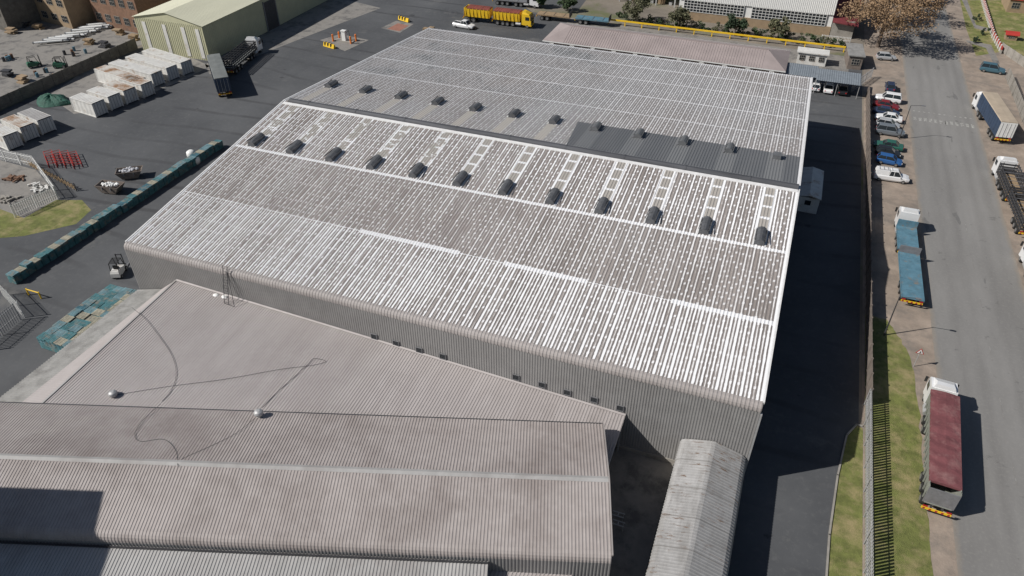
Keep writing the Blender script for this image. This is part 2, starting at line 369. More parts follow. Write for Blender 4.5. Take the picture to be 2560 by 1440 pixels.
for x in (X0-.03,X1+.03):
    mb=MB()
    mb.loft([[(x-.08,y,z-.25),(x+.08,y,z-.25),(x+.08,y,z+.07),(x-.08,y,z+.07)] for y,z in ((Y0+.5,zs(Y0+.5)),(YR,ZR),(Y1,ZE))])
    mainpart(mb.build('verge_flashing',M['flash']))
mb=MB(); mb.loft([[(x,YR-.55,13.96),(x,YR-.45,14.22),(x,YR-.18,14.38),(x,YR+.18,14.38),(x,YR+.45,14.22),(x,YR+.55,13.96)] for x in (X0+.9,X1-.1)])
for i in range(9): 
    x=X0+4+i*7.4; mb.loft([[(xx,YR-.58,13.96),(xx,YR-.48,14.25),(xx,YR-.18,14.42),(xx,YR+.18,14.42),(xx,YR+.48,14.25),(xx,YR+.58,13.96)] for xx in (x,x+.14)])
mainpart(mb.build('ridge_vent',M['ridge']))
for a,b in ((-1.0,-.57),(1.0,.57)):
    mb=MB(); mb.loft([[(x,YR+a,13.96),(x,YR+b,14.07),(x,YR+b,13.9),(x,YR+a,13.86)] for x in (X0+.3,X1-.1)]); mainpart(mb.build('ridge_flashing',M['flash']))
def vent(x,y,mat,s=1):
    mb=MB(); L=1.15*s; Wd=.52*s
    pr=[(1,.03),(1,.3),(.78,.52),(.25,.66),(-.25,.66),(-.78,.52),(-1,.3),(-1,.03)]
    mb.loft([[(x+Wd*a,yy,zs(yy)+zz*s) for a,zz in pr] for yy in (y-L,y+L)])
    for q in range(3):
        yy=y-L+2*L*(q+.5)/3
        mb.loft([[(x+(Wd+.025)*a,yy+e,zs(yy)+(zz+.025)*s) for a,zz in pr] for e in (-.04,.04)])
    for sx in (-1,1): mb.box(x+sx*Wd*1.08,y,zs(y)+.5*s,.07,2*L,.1)
    v=mainpart(mb.build('roof_vent',mat))
    for sx in (-1,1):
        mb=MB(); mb.loft([[(x+sx*(Wd+.02),yy,zs(yy)+.06),(x+sx*(Wd+.2),yy,zs(yy)+.06),(x+sx*(Wd+.2),yy,zs(yy)+.1),(x+sx*(Wd+.02),yy,zs(yy)+.1)] for yy in (y-L-.2,y+L+.2)])
        mb.build('flashing',M['flash'] if mat==M['vent'] else M['grey']).parent=v
for i,x in enumerate(VX):
    vent(x,69.9,M['vent'])
    if i<11: vent(x,88.2,M['vent'] if i<7 else M['ventg'],.95)
    else:
        mb=MB(); mb.box(x,88,zs(88)+.3,.9,1.1,.6); mainpart(mb.build('roof_hatch',M['ventg']))
for u,v in ((935,841),(990,858),(1048,875),(1107,891),(1290,943),(1355,962),(1418,981),(1485,999),(1550,1020)):
    p=WY(u,v,Y0-.06); mb=MB(); mb.box(p.x,Y0-.07,p.z,.6,.05,.6); w_=mainpart(mb.build('window',M['glass']))
    mb=MB()
    for dz in (-.32,.32): mb.box(p.x,Y0-.09,p.z+dz,.72,.07,.06)
    for dx in (-.33,.33): mb.box(p.x+dx,Y0-.09,p.z,.06,.07,.6)
    mb.build('frame',M['grey'],w_)
mb=MB(); mb.box((X0+X1)/2,Y0-.06,.25,X1-X0,.1,.5); mainpart(mb.build('plinth',M['conc']))
mb=MB(); mb.box(X1+.07,Y0+.07,4.6,.16,.3,9.1); mainpart(mb.build('corner_flashing',M['galv']))
for y in (58,72,86,100,114):
    mb=MB(); mb.cyl((X1+.12,y,0),(X1+.12,y,zs(y)-.3),.08,8); mainpart(mb.build('downpipe',M['galv']))
p=WY(575,745,Y0-.5); z0=6.4
ld=thing('access_ladder','dark steel ladder standing on the lower roof against the big warehouse wall','ladder',(p.x,Y0-.7,z0),0)
for sx in (-.28,.28):
    mb=MB(); mb.bar((sx,-.5,0),(sx,.75,4.2),.035); mb.build('stile',M['steel'],ld)
for i in range(13):
    mb=MB(); mb.bar((-.28,-.5+1.25*i/13,.3+i*.3),(.28,-.5+1.25*i/13,.3+i*.3),.018); mb.build('rung',M['steel'],ld)
mb=MB(); mb.bar((.28,.6,3.6),(1.1,-.6,0.05),.03); mb.bar((-.28,-.5,.05),(1.1,-.6,.05),.03); mb.build('brace',M['steel'],ld)
# ------------------------------------------------------------ lower roof beside the warehouse
XB=-57.9
lb=thing('low_shed','low shed under a dusty pink-grey ribbed roof meeting the big warehouse wall','shed',(XB,30,0))
zb=lambda y:6.8+(y-48)*.07
inn(ribs('roof',M['lowroof'],None,XB,-6.9,[(24,zb(24)),(Y0-.06,zb(Y0-.06))],.29,.032,zt=-.041),lb)
mb=MB(); mb.loft([[(XB,y,zb(y)-.1),(XB,y,zb(y)+.08),(XB-.2,y,zb(y)+.08),(XB-.2,y,zb(y)-.1)] for y in (24,Y0-.06)]); inn(mb.build('roof_edge_flashing',M['droof']),lb)
mb=MB(); mb.loft([[(XB,Y0-.2,zb(48)+.08),(XB,Y0-.05,zb(48)+.2),(XB,Y0-.05,zb(48)+.05)],[(-6.9,Y0-.2,zb(48)+.08-2.09),(-6.9,Y0-.05,zb(48)+.2-2.09),(-6.9,Y0-.05,zb(48)+.05-2.09)]]); inn(mb.build('wall_flashing',M['lowroof']),lb)
for x,y in ((-7.6,44.6),(-7.15,47.5)):
    mb=MB(); mb.box(x,y,2.1,.14,.14,4.2); inn(mb.build('post',M['galv']),lb)
mb=MB(); mb.add([(-9.5,43.5,0),(-9.5,47.9,0),(-9.5,47.9,4.6),(-9.5,43.5,4.4)],[(0,1,2,3)]); inn(mb.build('wall',M['wallsheet']),lb)
so=ribs('side_roof',M['lowroof'],None,24,Y0-.06,[(-XB+.2,0),(-XB+2.6,5.0)],.29,.03,zf=lambda x,r: zb(x)-.02 if r==0 else 0)
so.rotation_euler=(0,0,PI/2); so.parent=lb; so.matrix_parent_inverse=Matrix.Translation(-lb.location)
lt=thing('lean_to','narrow lichen-stained lean-to roof running down the left of the low shed','lean-to',(X0,30,0))
o=ribs('roof',M['oldroof'],lt,-8,17.9,[(-3.95,4.96),(0.25,3.7)],.29,.05); o.rotation_euler=(0,0,PI/2)
mb=MB(); mb.box(.1,5.2,1.85,.12,25.4,3.7); mb.build('wall',M['darkconc'],lt)
def whirly(u,v,z,lab):
    p=W(u,v,z); t=thing('roof_ventilator',lab,'roof ventilator',(p.x,p.y,z-.35))
    mb=MB(); mb.cyl((0,0,0),(0,0,.4),.22,12); mb.build('base',M['galv'],t)
    mb=MB(); mb.loft([[(r*math.cos(R(a)),r*math.sin(R(a)),zz) for a in range(0,360,20)] for r,zz in ((.25,.4),(.38,.52),(.42,.7),(.35,.86),(.16,.96))]); mb.build('turbine',M['galv'],t)
    mb=MB()
    for a in range(0,360,30): mb.bar((.27*math.cos(R(a)),.27*math.sin(R(a)),.42),(.42*math.cos(R(a+18)),.42*math.sin(R(a+18)),.7),.03)
    mb.build('vane',M['steel'],t)
whirly(285,990,5.5,'small turbine ventilator near the left end of the lower roof')
whirly(648,1038,6.2,'small turbine ventilator at the seam of the two lower roofs')
def cable(px,zf,label,r=.028):
    mb=MB(); P=[]
    for u,v in px:
        p=W(u,v,zf(u,v)); p.z+=.09; P.append(p)
    Q=[]
    for i in range(len(P)-1):
        a=P[max(0,i-1)];b=P[i];c=P[i+1];d=P[min(len(P)-1,i+2)]
        for k in range(6):
            t=k/6; Q.append(.5*((2*b)+(c-a)*t+(2*a-5*b+4*c-d)*t*t+(3*b-a-3*c+d)*t**3))
    Q.append(P[-1])
    for a,b in zip(Q,Q[1:]): mb.cyl(a,b,r,4)
    tag(mb.build('cable',M['steel']),label,'cable')
zB=lambda u,v:(lambda p:6.8+(p.y-48)*.07-(p.x-XB)*.041)(W(u,v,5.5))
cable([(285,990),(420,968),(560,950),(700,925),(780,915),(815,905),(785,898),(770,912),(740,940),(690,985),(655,1022)],zB,'thin dark cable looping across the lower roof from ventilator to ventilator',.02)
cable([(330,770),(365,800),(400,845),(430,890),(441,935),(430,975),(405,1005)],zB,'thin dark cable curving down the left part of the lower roof',.02)
# ------------------------------------------------------------ front building (rotated)
CR=R(18.1); CO=W(1507,1060,5.9)
e2=Vector((-math.sin(CR),math.cos(CR)))
def zC(u,v):
    p=W(u,v,6.6); q=(Vector((p.x,p.y))-Vector((CO.x,CO.y))).dot(e2)
    return 5.9+(-q)*1.3/7.1 if q>-7.1 else 7.2+(q+7.1)*1.1/5.8
cable([(402,1012),(360,1050),(338,1085),(352,1105),(410,1100),(440,1128),(445,1165)],zC,'thin dark cable trailing over the foreground roof toward its ridge',.02)
cable([(640,1045),(590,1085),(520,1120),(455,1150),(445,1170)],zC,'second thin cable crossing the foreground roof from the ventilator to the ridge',.016)
for (u,v,lab) in ((540,738,'white bag lying on the lower roof left of the ladder'),(562,742,'white bag lying on the lower roof at the foot of the ladder')):
    p=W(u,v,6.5); mb=MB(); mb.loft([[(p.x+r*math.cos(R(a))*1.3,p.y+r*math.sin(R(a)),6.25+z) for a in range(0,360,30)] for r,z in ((.2,0),(.32,.12),(.3,.3),(.12,.4))]); tag(mb.build('bag',M['white'],smooth=True),lab,'bag')
cb=thing('front_building','long building in the foreground under a brown-grey ribbed roof with a pale ridge cap','building',(CO.x,CO.y,0),CR)
ribs('roof_slope',M['croof'],cb,-78,0,[(-7.1,7.2),(0,5.9)],.27,.032)
ribs('roof_slope',M['croof'],cb,-78,0,[(-12.9,6.1),(-7.1,7.2)],.27,.032)
ribs('bullnose_eave',M['croof'],cb,-78,0,[(-13.5,5.35),(-13.47,5.58),(-13.37,5.82),(-13.2,5.98),(-12.9,6.1)],.27,.03)
mb=MB(); mb.loft([[(x,-7.4,7.17),(x,-7.1,7.28),(x,-6.8,7.17),(x,-7.1,7.22)] for x in (-78,0)]); mb.build('ridge_cap',M['droof'],cb)
ribs('front_wall',M['wallsheet'],cb,-78,0,[(-13.5,0),(-13.5,5.35)],.27,.03)
mb=MB(); mb.add([(-.02,-13.4,0),(-.02,0,0),(-.02,0,5.85),(-.02,-7.1,7.15),(-.02,-13.4,5.6)],[(0,1,2,3,4)]); mb.build('side_wall',M['wallsheet'],cb)
mb=MB(); mb.loft([[(x,-7.1*k[0],k[1]) for k in ((-.01,5.8),(-.01,5.95),(1,7.28),(1.87,6.1),(1.87,5.95),(1,7.15))] for x in (0.01,.12)]); mb.build('verge_flashing',M['bull'],cb)
mb=MB(); mb.loft([[(x,.02,5.7),(x,.16,5.7),(x,.16,5.88),(x,.02,5.88)] for x in (-78,0)]); mb.build('gutter',M['steel'],cb)
mb=MB(); mb.add([(-78,-.1,0),(-.02,-.1,0),(-.02,-.1,5.8),(-78,-.1,5.8)],[(0,1,2,3)]); mb.build('rear_wall',M['wallsheet'],cb)
db=thing('front_annex','annex with a pale grey ribbed roof below the eave of the foreground building','annex',(CO.x,CO.y,0),CR)
ribs('roof',M['droof'],db,-78,-9.3,[(-24,3.9),(-13.56,5.0)],.27,.04)
mb=MB(); mb.loft([[(x,-13.56,5.02),(x,-13.8,5.1),(x,-13.8,4.95)] for x in (-78,-9.3)]); mb.build('gutter',M['steel'],db)
mb=MB(); mb.add([(-9.35,-24,0),(-9.35,-13.6,0),(-9.35,-13.6,4.95),(-9.35,-24,3.85)],[(0,1,2,3)]); mb.build('side_wall',M['wallsheet'],db)
Q=W(266,1229,6.6); T=24.0; d=(T-6.6)/math.tan(R(41)); cx=Q.x-d*math.cos(R(33)); cy=Q.y-d*math.sin(R(33))
tw=thing('tall_block','tall plain block standing beyond the left edge of the foreground roofs','building',(cx,cy,0),CR)
mb=MB(); mb.box(-12,-12,T/2-.2,24,24,T-.4); mb.build('wall',M['wallsheet'],tw)
mb=MB(); mb.box(-12,-12,T-.1,24,24,.18); mb.build('roof',M['oldroof'],tw)
# ------------------------------------------------------------ covered walkway
wk=thing('covered_walkway','narrow grey gabled walkway roof with rust flecks leading to the big warehouse','walkway',(0,20,0))
o=ribs('roof',M['walk'],wk,0,27.9,[(-4.36,2.6),(-4.34,3.2),(-4.2,3.55),(-3.9,3.78),(-1.45,4.5),(-1.1,4.5),(1.2,3.85),(1.5,3.65),(1.62,3.3)],.3,.03); o.rotation_euler=(0,0,PI/2)
mb=MB(); mb.box(-1.5,13.9,1.6,.1,27.8,3.2); mb.build('wall',M['conc'],wk)
mb=MB(); mb.box(4.25,13.9,1.3,.1,27.8,2.6); mb.build('wall',M['conc'],wk)
# ------------------------------------------------------------ fences
def palisade(name,p0,p1,h,mat,label,gap=.16,pw=.07,postgap=3.0,rails=(.35,.85)):
    p0=Vector((p0[0],p0[1],0)); p1=Vector((p1[0],p1[1],0)); d=p1-p0; L=d.length
    t=thing(name,label,'fence' if 'gate' not in name else 'gate',p0,math.atan2(d.y,d.x))
    mb=MB(); n=int(L/gap)
    for i in range(n): mb.box((i+.5)*L/n,0,h/2+.05,pw,.025,h-.1)
    mb.build('pales',mat,t)
    for r in rails:
        mb=MB(); mb.box(L/2,.05,h*r,L,.05,.06); mb.build('rail',mat,t)
    k=max(1,round(L/postgap))
    for i in range(k+1):
        mb=MB(); mb.box(L*i/k,.11,h*.48,.09,.07,h*.96); mb.build('post',mat,t)
    return t
def wall(name,p0,p1,h,mat,label,step=2.4,th=.1):
    p0=Vector((p0[0],p0[1],0)); p1=Vector((p1[0],p1[1],0)); d=p1-p0; L=d.length
    t=thing(name,label,'wall',p0,math.atan2(d.y,d.x))
    mb=MB(); k=max(1,round(L/step)); rows=5
    for r in range(rows): mb.box(L/2,0,h*(r+.5)/rows,L,th*.7,h/rows-.02)
    mb.build('panel',mat,t)
    for i in range(k+1):
        mb=MB(); mb.box(L*i/k,0,h/2+.04,.16,th+.1,h+.08); mb.build('post',mat,t)
    return t
palisade('palisade_fence',(15.2,22),(15.2,62.5),2.4,M['galv'],'pale palisade fence between the lane and the long grass verge',.34,.2)
wall('boundary_wall',(15.3,62.6),(15.3,147),2.3,M['brownconc'],'long brown concrete wall between the shaded lane and the row of parked cars')
wall('boundary_wall',(-131.2,80),(-131.2,118.5),2.2,M['darkconc'],'stained concrete wall dividing the neighbour yard from the white containers')
palisade('palisade_fence',(41.0,60),(41.0,166),2.2,M['conc'],'tan slatted fence behind the trucks across the street',.3,.2)
a,b,c,e=[(p.x,p.y) for p in (W(40,545),W(148,497),W(92,420),W(-20,396))]
palisade('palisade_fence',a,b,2.2,M['white'],'white palisade fence along the near side of the small compound',.3,.1)
palisade('palisade_fence',b,c,2.2,M['white'],'white palisade fence along the right side of the small compound',.3,.1)
palisade('palisade_fence',c,e,2.2,M['white'],'white palisade fence along the far side of the small compound',.3,.1)
palisade('palisade_gate',(W(8,740).x,W(8,740).y),(W(60,795).x,W(60,795).y),2.6,M['white'],'open white palisade gate at the left yard entrance',.3,.09,4)
palisade('palisade_fence',(W(-40,880).x,W(-40,880).y),(W(55,800).x,W(55,800).y),2.6,M['galv'],'grey palisade fence running off the left edge beside the gate',.3,.09)
t=thing('concertina_gate','brown folding concertina gate stretched out beside the small compound','gate',W(55,405))
pA=W(55,405); pB=W(192,478); d=pB-pA; mb=MB(); n=18
for i in range(n):
    q=pA+d*(i/n)-pA; q2=d*((i+1)/n)
    mb.bar((q.x,q.y,.1),(q2.x,q2.y,1.0),.07); mb.bar((q.x,q.y,1.0),(q2.x,q2.y,.1),.07); mb.bar((q.x,q.y,.1),(q.x,q.y,1.05),.07)
mb.build('lattice',M['wood'],t)
for q in (Vector((0,0,0)),d):
    mb=MB(); mb.bar((q.x,q.y,0),(q.x,q.y,1.4),.08); mb.build('end_post',M['steel'],t)
p=W(88,742); t=thing('yellow_guard_rail','low yellow guard rail beside the open white gate','guard rail',(p.x,p.y,0))
for x in (-1,1):
    mb=MB(); mb.cyl((x,0,0),(x,0,1.0),.09,8); mb.build('post',M['yellow'],t)
mb=MB(); mb.cyl((-1,0,.9),(1,0,.9),.07,8); mb.build('rail',M['yellow'],t)
# scrap inside the compound
for k,(u,v,mt,lab) in enumerate(((38,450,'brick','rusty scrap heap in the middle of the small compound'),(95,470,'oldwhite','heap of pale offcuts by the right compound fence'),(20,500,'conc','heap of grey rubble near the compound front'))):
    p=W(u,v); mb=MB()
    for q in range(22):
        a=random.uniform(0,6.28); r=random.random()**.6*1.7; s_=random.uniform(.2,.6)
        mb.box(p.x+r*math.cos(a),p.y+r*math.sin(a)*.7,.15+max(0,(1.2-r)*.5)*random.random(),s_*2,s_*.5,s_*.4,random.uniform(0,3))
    tag(mb.build('scrap_heap',M[mt]),lab,'scrap')
# ------------------------------------------------------------ vehicles
WM={}
def wheel(parent,x,y,r,w):
    k=(r,w)
    if k not in WM:
        mb=MB(); mb.loft([[(q*math.cos(R(a)),yy,q*math.sin(R(a))) for a in range(0,360,24)] for q,yy in ((r*.8,-w/2),(r,-w/2+.04),(r,w/2-.04),(r*.8,w/2))]); a_=mb.build('wheel',M['black'])
        mb=MB(); mb.cyl((0,-w/2-.02,0),(0,w/2+.02,0),r*.58,12); b_=mb.build('rim',M['rim'])
        WM[k]=(a_.data,b_.data); bpy.data.objects.remove(a_); bpy.data.objects.remove(b_)
    a=bpy.data.objects.new('wheel',WM[k][0]); b=bpy.data.objects.new('rim',WM[k][1])
    col.objects.link(a); col.objects.link(b); a.parent=parent; b.parent=a; a.location=(x,y,r)
def car(u,v,rz,paintn,style,label,group=None,cat='car',loc=None):
    p=loc or W(u,v,.7); L,Wd,Hh={'hatch':(3.9,1.7,1.47),'sedan':(4.55,1.76,1.44),'suv':(4.6,1.84,1.72),'pickup':(5.2,1.82,1.75),'canopy':(5.1,1.82,1.78)}[style]
    t=thing('parked_car' if cat=='car' else 'pickup_truck',label,cat,(p.x,p.y,.03),rz,group); m=M[paintn]; w=Wd/2; h=L/2
    bl={'hatch':.92,'sedan':.9,'suv':1.02,'pickup':1.02,'canopy':1.02}[style]
    st=[(-h,.84,.42,bl-.16),(-h+.12,.95,.3,bl-.02),(-h+.8,1,.24,bl),(0,1,.22,bl),(h-1.3,1,.24,bl-.02),(h-.5,.97,.26,bl-.13),(h-.1,.88,.3,bl-.24),(h,.74,.4,bl-.36)]
    mb=MB(); mb.loft([[(x,-w*k*.9,zb_),(x,-w*k,zb_+.22),(x,-w*k*.98,zt-.12),(x,-w*k*.87,zt),(x,w*k*.87,zt),(x,w*k*.98,zt-.12),(x,w*k,zb_+.22),(x,w*k*.9,zb_)] for x,k,zb_,zt in st]); mb.build('body',m,t)
    gx={'hatch':(-h+.12,-h+.5,.35,1.0),'sedan':(-h+.75,-h+1.35,.35,1.0),'suv':(-h+.1,-h+.35,.45,1.05),'pickup':(-.45,-.3,.75,1.35),'canopy':(-.5,-.35,.75,1.35)}[style]
    xb,xt,xf,xfb=gx; wb=w*.86; wt=w*.68; zt=Hh-.05
    mb=MB(); mb.loft([[(xb,-wb,bl-.02),(xb,wb,bl-.02),(xfb,wb,bl-.04),(xfb,-wb,bl-.04)],[(xt,-wt,zt),(xt,wt,zt),(xf,wt,zt),(xf,-wt,zt)]]); mb.build('window_glass',M['glass'],t)
    mb=MB(); mb.loft([[(xt-.04,-wt-.02,zt),(xt-.04,wt+.02,zt),(xf+.06,wt+.02,zt),(xf+.06,-wt-.02,zt)],[(xt+.06,-wt+.1,zt+.06),(xt+.06,wt-.1,zt+.06),(xf-.08,wt-.1,zt+.06),(xf-.08,-wt+.1,zt+.06)]])
    for sy in (-1,1):
        mb.bar((xb,sy*wb,bl),(xt,sy*(wt+.01),zt),.05); mb.bar((xfb,sy*wb,bl),(xf,sy*(wt+.01),zt),.04); xm=(xt+xf)/2; mb.bar((xm,sy*(wb+.01),bl),(xm,sy*(wt+.02),zt),.04)
    mb.build('roof',m,t)
    if style=='pickup':
        mb=MB(); mb.box((-h+xb)/2+.02,0,bl+.004,(xb+h)-.3,Wd*.74,.02); mb.build('load_bed',M['steel'],t)
        mb=MB(); 
        for sy in (-1,1): mb.box((-h+xb)/2,sy*w*.84,bl+.06,(xb+h)-.1,.1,.12)
        mb.box(-h+.1,0,bl+.04,.08,Wd*.78,.12); mb.build('bed_side',m,t)
    if style=='canopy':
        mb=MB(); mb.loft([[(-h+.1,-wb,bl),(-h+.1,wb,bl),(xb-.03,wb,bl),(xb-.03,-wb,bl)],[(-h+.3,-wt-.03,zt+.02),(-h+.3,wt+.03,zt+.02),(xb+.03,wt+.03,zt+.02),(xb+.03,-wt-.03,zt+.02)]]); mb.build('canopy',m,t)
        mb=MB(); 
        for sy in (-1,1): mb.bar((-h+.5,sy*.5,zt+.12),(xb+1,sy*.5,zt+.12),.03)
        for k in range(4): mb.bar((-h+.6+k*.6,-.5,zt+.12),(-h+.6+k*.6,.5,zt+.12),.03)
        mb.build('roof_rack',M['galv'],t)
    for sy in (-1,1):
        mb=MB(); mb.box(h-.12,sy*w*.62,bl-.33,.2,.32,.13); mb.build('headlight',M['head'],t)
        mb=MB(); mb.box(-h+.06,sy*w*.68,bl-.18,.14,.22,.18); mb.build('tail_light',M['tail'],t)
        mb=MB(); mb.box(xfb-.25,sy*(w+.08),bl+.06,.12,.18,.12); mb.build('mirror',m,t)
        for sx in (-1,1): wheel(t,sx*(h-.85),sy*(w-.12),.32,.24)
    mb=MB(); mb.box(h-.02,0,.42,.12,Wd*.74,.16); mb.build('bumper',M['steel'],t)
    return t
g='cars parked side by side along the concrete wall'
car(2226,215,R(90),'navy_car_paint','hatch','dark blue hatchback parked lengthwise beyond the row of cars by the wall')
row=[(2220,245,'white_car_paint','suv','white car farthest up the parked row, next to the red one'),(2216,262,'red_car_paint','sedan','dark red car in the parked row along the wall'),
(2216,278,'navy_car_paint','sedan','dark navy car parked just below the red one in the row'),(2222,293,'white_car_paint','sedan','white sedan parked between the navy car and the silver car'),
(2220,309,'silver_car_paint','hatch','silver hatchback parked between the white sedan and the grey estate'),(2226,327,'grey_car_paint','suv','grey estate car parked nose out above the gap in the row'),
(2222,362,'green_car_paint','sedan','dark green sedan parked just below the gap in the row'),(2220,379,'black_car_paint','hatch','black car parked between the green sedan and the blue hatchback'),
(2224,399,'blue_car_paint','hatch','bright blue hatchback at the near end of the tight row'),]
for i,(u,v,pn,stl,lab) in enumerate(row): car(u,v,R(-4+random.uniform(-4,4)) if i%3 else R(176),pn,stl,lab,g)
car(2228,440,R(3),'white_car_paint','canopy','white pickup with canopy and roof rack parked nearest the camera by the wall',None,'pickup')
car(2216,141,R(8),'silver_car_paint','hatch','silver car parked under the brown tree at the roadside')
car(2482,172,R(-8),'teal_car_paint','suv','dark teal estate car parked across the street by the driveway')
car(2040,214,R(90),'white_car_paint','hatch','white car under the left bay of the carport','cars under the carport')
car(2072,218,R(90),'white_car_paint','sedan','white car under the middle bay of the carport','cars under the carport')
car(2107,222,R(90),'black_car_paint','sedan','black car under the right bay of the carport','cars under the carport')
car(1160,62,R(-5),'white_car_paint','pickup','white double cab pickup parked by the yellow tipper truck',None,'pickup')
def truck(u,v,z,rz,cabm,trailers,label,cab=True,loc=None,name='truck',cat='truck'):
    p=loc or W(u,v,z); t=thing(name,label,cat,(p.x,p.y,.03),rz); x=0
    for ti,(L,kind,m1,m2,m3) in enumerate(trailers):
        x0=x; x1=x+L; cx=(x0+x1)/2
        mb=MB(); 
        for sy in (-.45,.45): mb.box(cx,sy,1.0,L-.2,.14,.3)
        for k in range(int(L/1.5)): mb.box(x0+.7+k*1.5,0,1.05,.1,2.2,.12)
        mb.build('chassis',M['steel'],t)
        if kind=='tipper':
            mb=MB()
            for s in (-1,1):
                mb.loft([[(x0+.35,s*1.1,1.25),(x1-.05,s*1.1,1.25),(x1,s*1.27,3.25),(x0+.35,s*1.27,3.25)],[(x0+.35,s*1.04,1.25),(x1-.05,s*1.04,1.25),(x1,s*1.21,3.25),(x0+.35,s*1.21,3.25)]])
                for k in range(int(L/.9)): mb.box(x0+.7+k*.9,s*1.25,2.3,.09,.1,1.9)
            mb.box(x1,0,2.3,.08,2.45,1.9); mb.box(cx,0,1.28,L-.4,2.2,.08); mb.build('tipper_body',m1,t)
            mb=MB(); xa=x0+(1.0 if ti==0 else .35)
            rnd=random.Random(int(L*10))
            mb.loft([[(xx,-1.3,3.1),(xx,-1.29,3.3),(xx,-.7,3.3+hh),(xx,0,3.33+hh*1.2),(xx,.7,3.3+hh),(xx,1.29,3.3),(xx,1.3,3.1)] for xx,hh in [(xa+(x1-xa)*k/20,.04+rnd.uniform(0,.05)+(.03 if k%2 else 0)) for k in range(21)]]); mb.build('tarpaulin',m2,t)
            mb=MB(); mb.box(x0+.3,0,2.2,.08,2.5,1.9); mb.build('rear_door',m3,t)
        elif kind=='flat':
            mb=MB(); mb.box(cx,0,1.3,L,2.5,.12); 
            for s in (-1,1): mb.box(cx,s*1.24,1.26,L,.06,.26)
            mb.build('deck',m1,t)
            mb=MB(); mb.box(x1-.06,0,1.85,.1,2.5,1.0); mb.build('headboard',m2,t)
            for k in range(int(L/1.2)):
                if k%2: 
                    mb=MB(); mb.box(x0+.5+k*1.2,0,1.375,.12,2.4,.03); mb.build('cross_rail',m3,t)
        elif kind=='box':
            mb=MB()
            for s in (-1,1):
                mb.box(cx,s*1.25,2.55,L-.1,.06,2.6)
                for k in range(int(L/1.1)): mb.box(x0+.6+k*1.1,s*1.285,2.55,.05,.03,2.5)
            mb.box(x1-.04,0,2.55,.06,2.5,2.6); mb.build('curtain_side',m1,t)
            mb=MB(); mb.loft([[(xx,-1.28,3.86),(xx,-1.2,3.96),(xx,0,4.0+.02*(k%2)),(xx,1.2,3.96),(xx,1.28,3.86)] for k,xx in enumerate([x0+(x1-x0)*q/14 for q in range(15)])]); mb.build('roof',m2,t)
            for s in (-1,1):
                d_=MB(); d_.box(x0-.02,s*.63,2.55,.07,1.22,2.55); dd=d_.build('rear_door',m3,t)
                for yy in (.3,.9):
                    d_=MB(); d_.box(x0-.08,s*yy,2.5,.04,.05,2.4); d_.build('lock_bar',M['galv'],dd)
        elif kind=='stake':
            mb=MB()
            for s in (-1,1):
                for zz in (1.5,1.95,2.4,2.85): mb.box(cx,s*1.24,zz,L,.05,.24)
                for k in range(int(L/.8)+1): mb.box(x0+k*L/int(L/.8),s*1.27,2.2,.1,.08,1.8)
            for xx in (x0,x1):
                for zz in (1.5,1.95,2.4,2.85): mb.box(xx,0,zz,.06,2.45,.24)
                mb.box(xx,-.8,2.2,.09,.1,1.8); mb.box(xx,.8,2.2,.09,.1,1.8)
            mb.build('slatted_side',m1,t)
            mb=MB(); mb.box(cx,0,1.3,L-.06,2.4,.1); mb.build('deck',m2,t)
            for k in range(int(L/1.3)):
                mb=MB(); mb.bar((x0+.5+k*1.3,-1.2,3.05),(x0+.5+k*1.3,1.2,3.05),.04); mb.build('cross_bar',m3,t)
        mb=MB(); mb.box(x0-.02,0,.85,.08,2.4,.22); bb=mb.build('rear_bumper',M['yellow'],t)
        for k in range(5):
            mb=MB(); mb.box(x0-.065,-1+k*.5,.85,.02,.18,.21); mb.build('warning_stripe',M['red'],bb)
        for s in (-1,1):
            mb=MB(); mb.box(x0-.05,s*.95,1.13,.06,.4,.12); mb.build('tail_light',M['tail'],t)
            for k in range(3 if L>8 else 2): wheel(t,x0+1.3+k*1.3,s*1.0,.5,.42)
        x=x1+.7
    if cab:
        x1=x-.7
        mb=MB(); 
        for sy in (-.42,.42): mb.box(x1-.6,sy,.9,6.2,.14,.28)
        mb.box(x1-.6,0,.9,.3,.9,.2); mb.build('tractor_chassis',M['steel'],t)
        c0=x1+.55; pr=[(c0,.75),(c0+2.15,.5),(c0+2.25,1.5),(c0+2.0,2.75),(c0+1.75,3.0),(c0,3.15)]
        mb=MB(); mb.prism_y(pr,-1.2,1.2); mb.build('cab',cabm,t)
        mb=MB(); mb.loft([[(c0+.05,-1.05,3.12),(c0+.05,1.05,3.12),(c0+1.75,.95,3.02),(c0+1.75,-.95,3.02)],[(c0+.1,-.85,3.6),(c0+.1,.85,3.6),(c0+.75,.75,3.5),(c0+.75,-.75,3.5)]]); mb.build('roof_deflector',cabm,t)
        mb=MB(); mb.add([(c0+2.25,-1.05,1.65),(c0+2.25,1.05,1.65),(c0+2.04,1.0,2.7),(c0+2.04,-1.0,2.7),(c0+2.2,-1.05,1.65),(c0+2.2,1.05,1.65),(c0+1.98,1.0,2.7),(c0+1.98,-1.0,2.7)],[(0,1,2,3),(7,6,5,4),(0,4,5,1),(3,2,6,7)]); mb.build('windscreen',M['glass'],t)
        for s in (-1,1):
            mb=MB(); mb.box(c0+1.35,s*1.21,2.15,.95,.03,.75); mb.build('side_window',M['glass'],t)
            mb=MB(); mb.box(c0+2.2,s*1.42,2.2,.1,.24,.65); mb.bar((c0+2.05,s*1.2,2.5),(c0+2.2,s*1.4,2.5),.03); mb.build('mirror',M['black'],t)
            mb=MB(); mb.box(c0+2.24,s*.9,.85,.1,.36,.2); mb.build('headlight',M['head'],t)
            mb=MB(); mb.cyl((x1-.9,s*.95,.75),(x1+.3,s*.95,.75),.33,12); mb.build('fuel_tank',M['galv'],t)
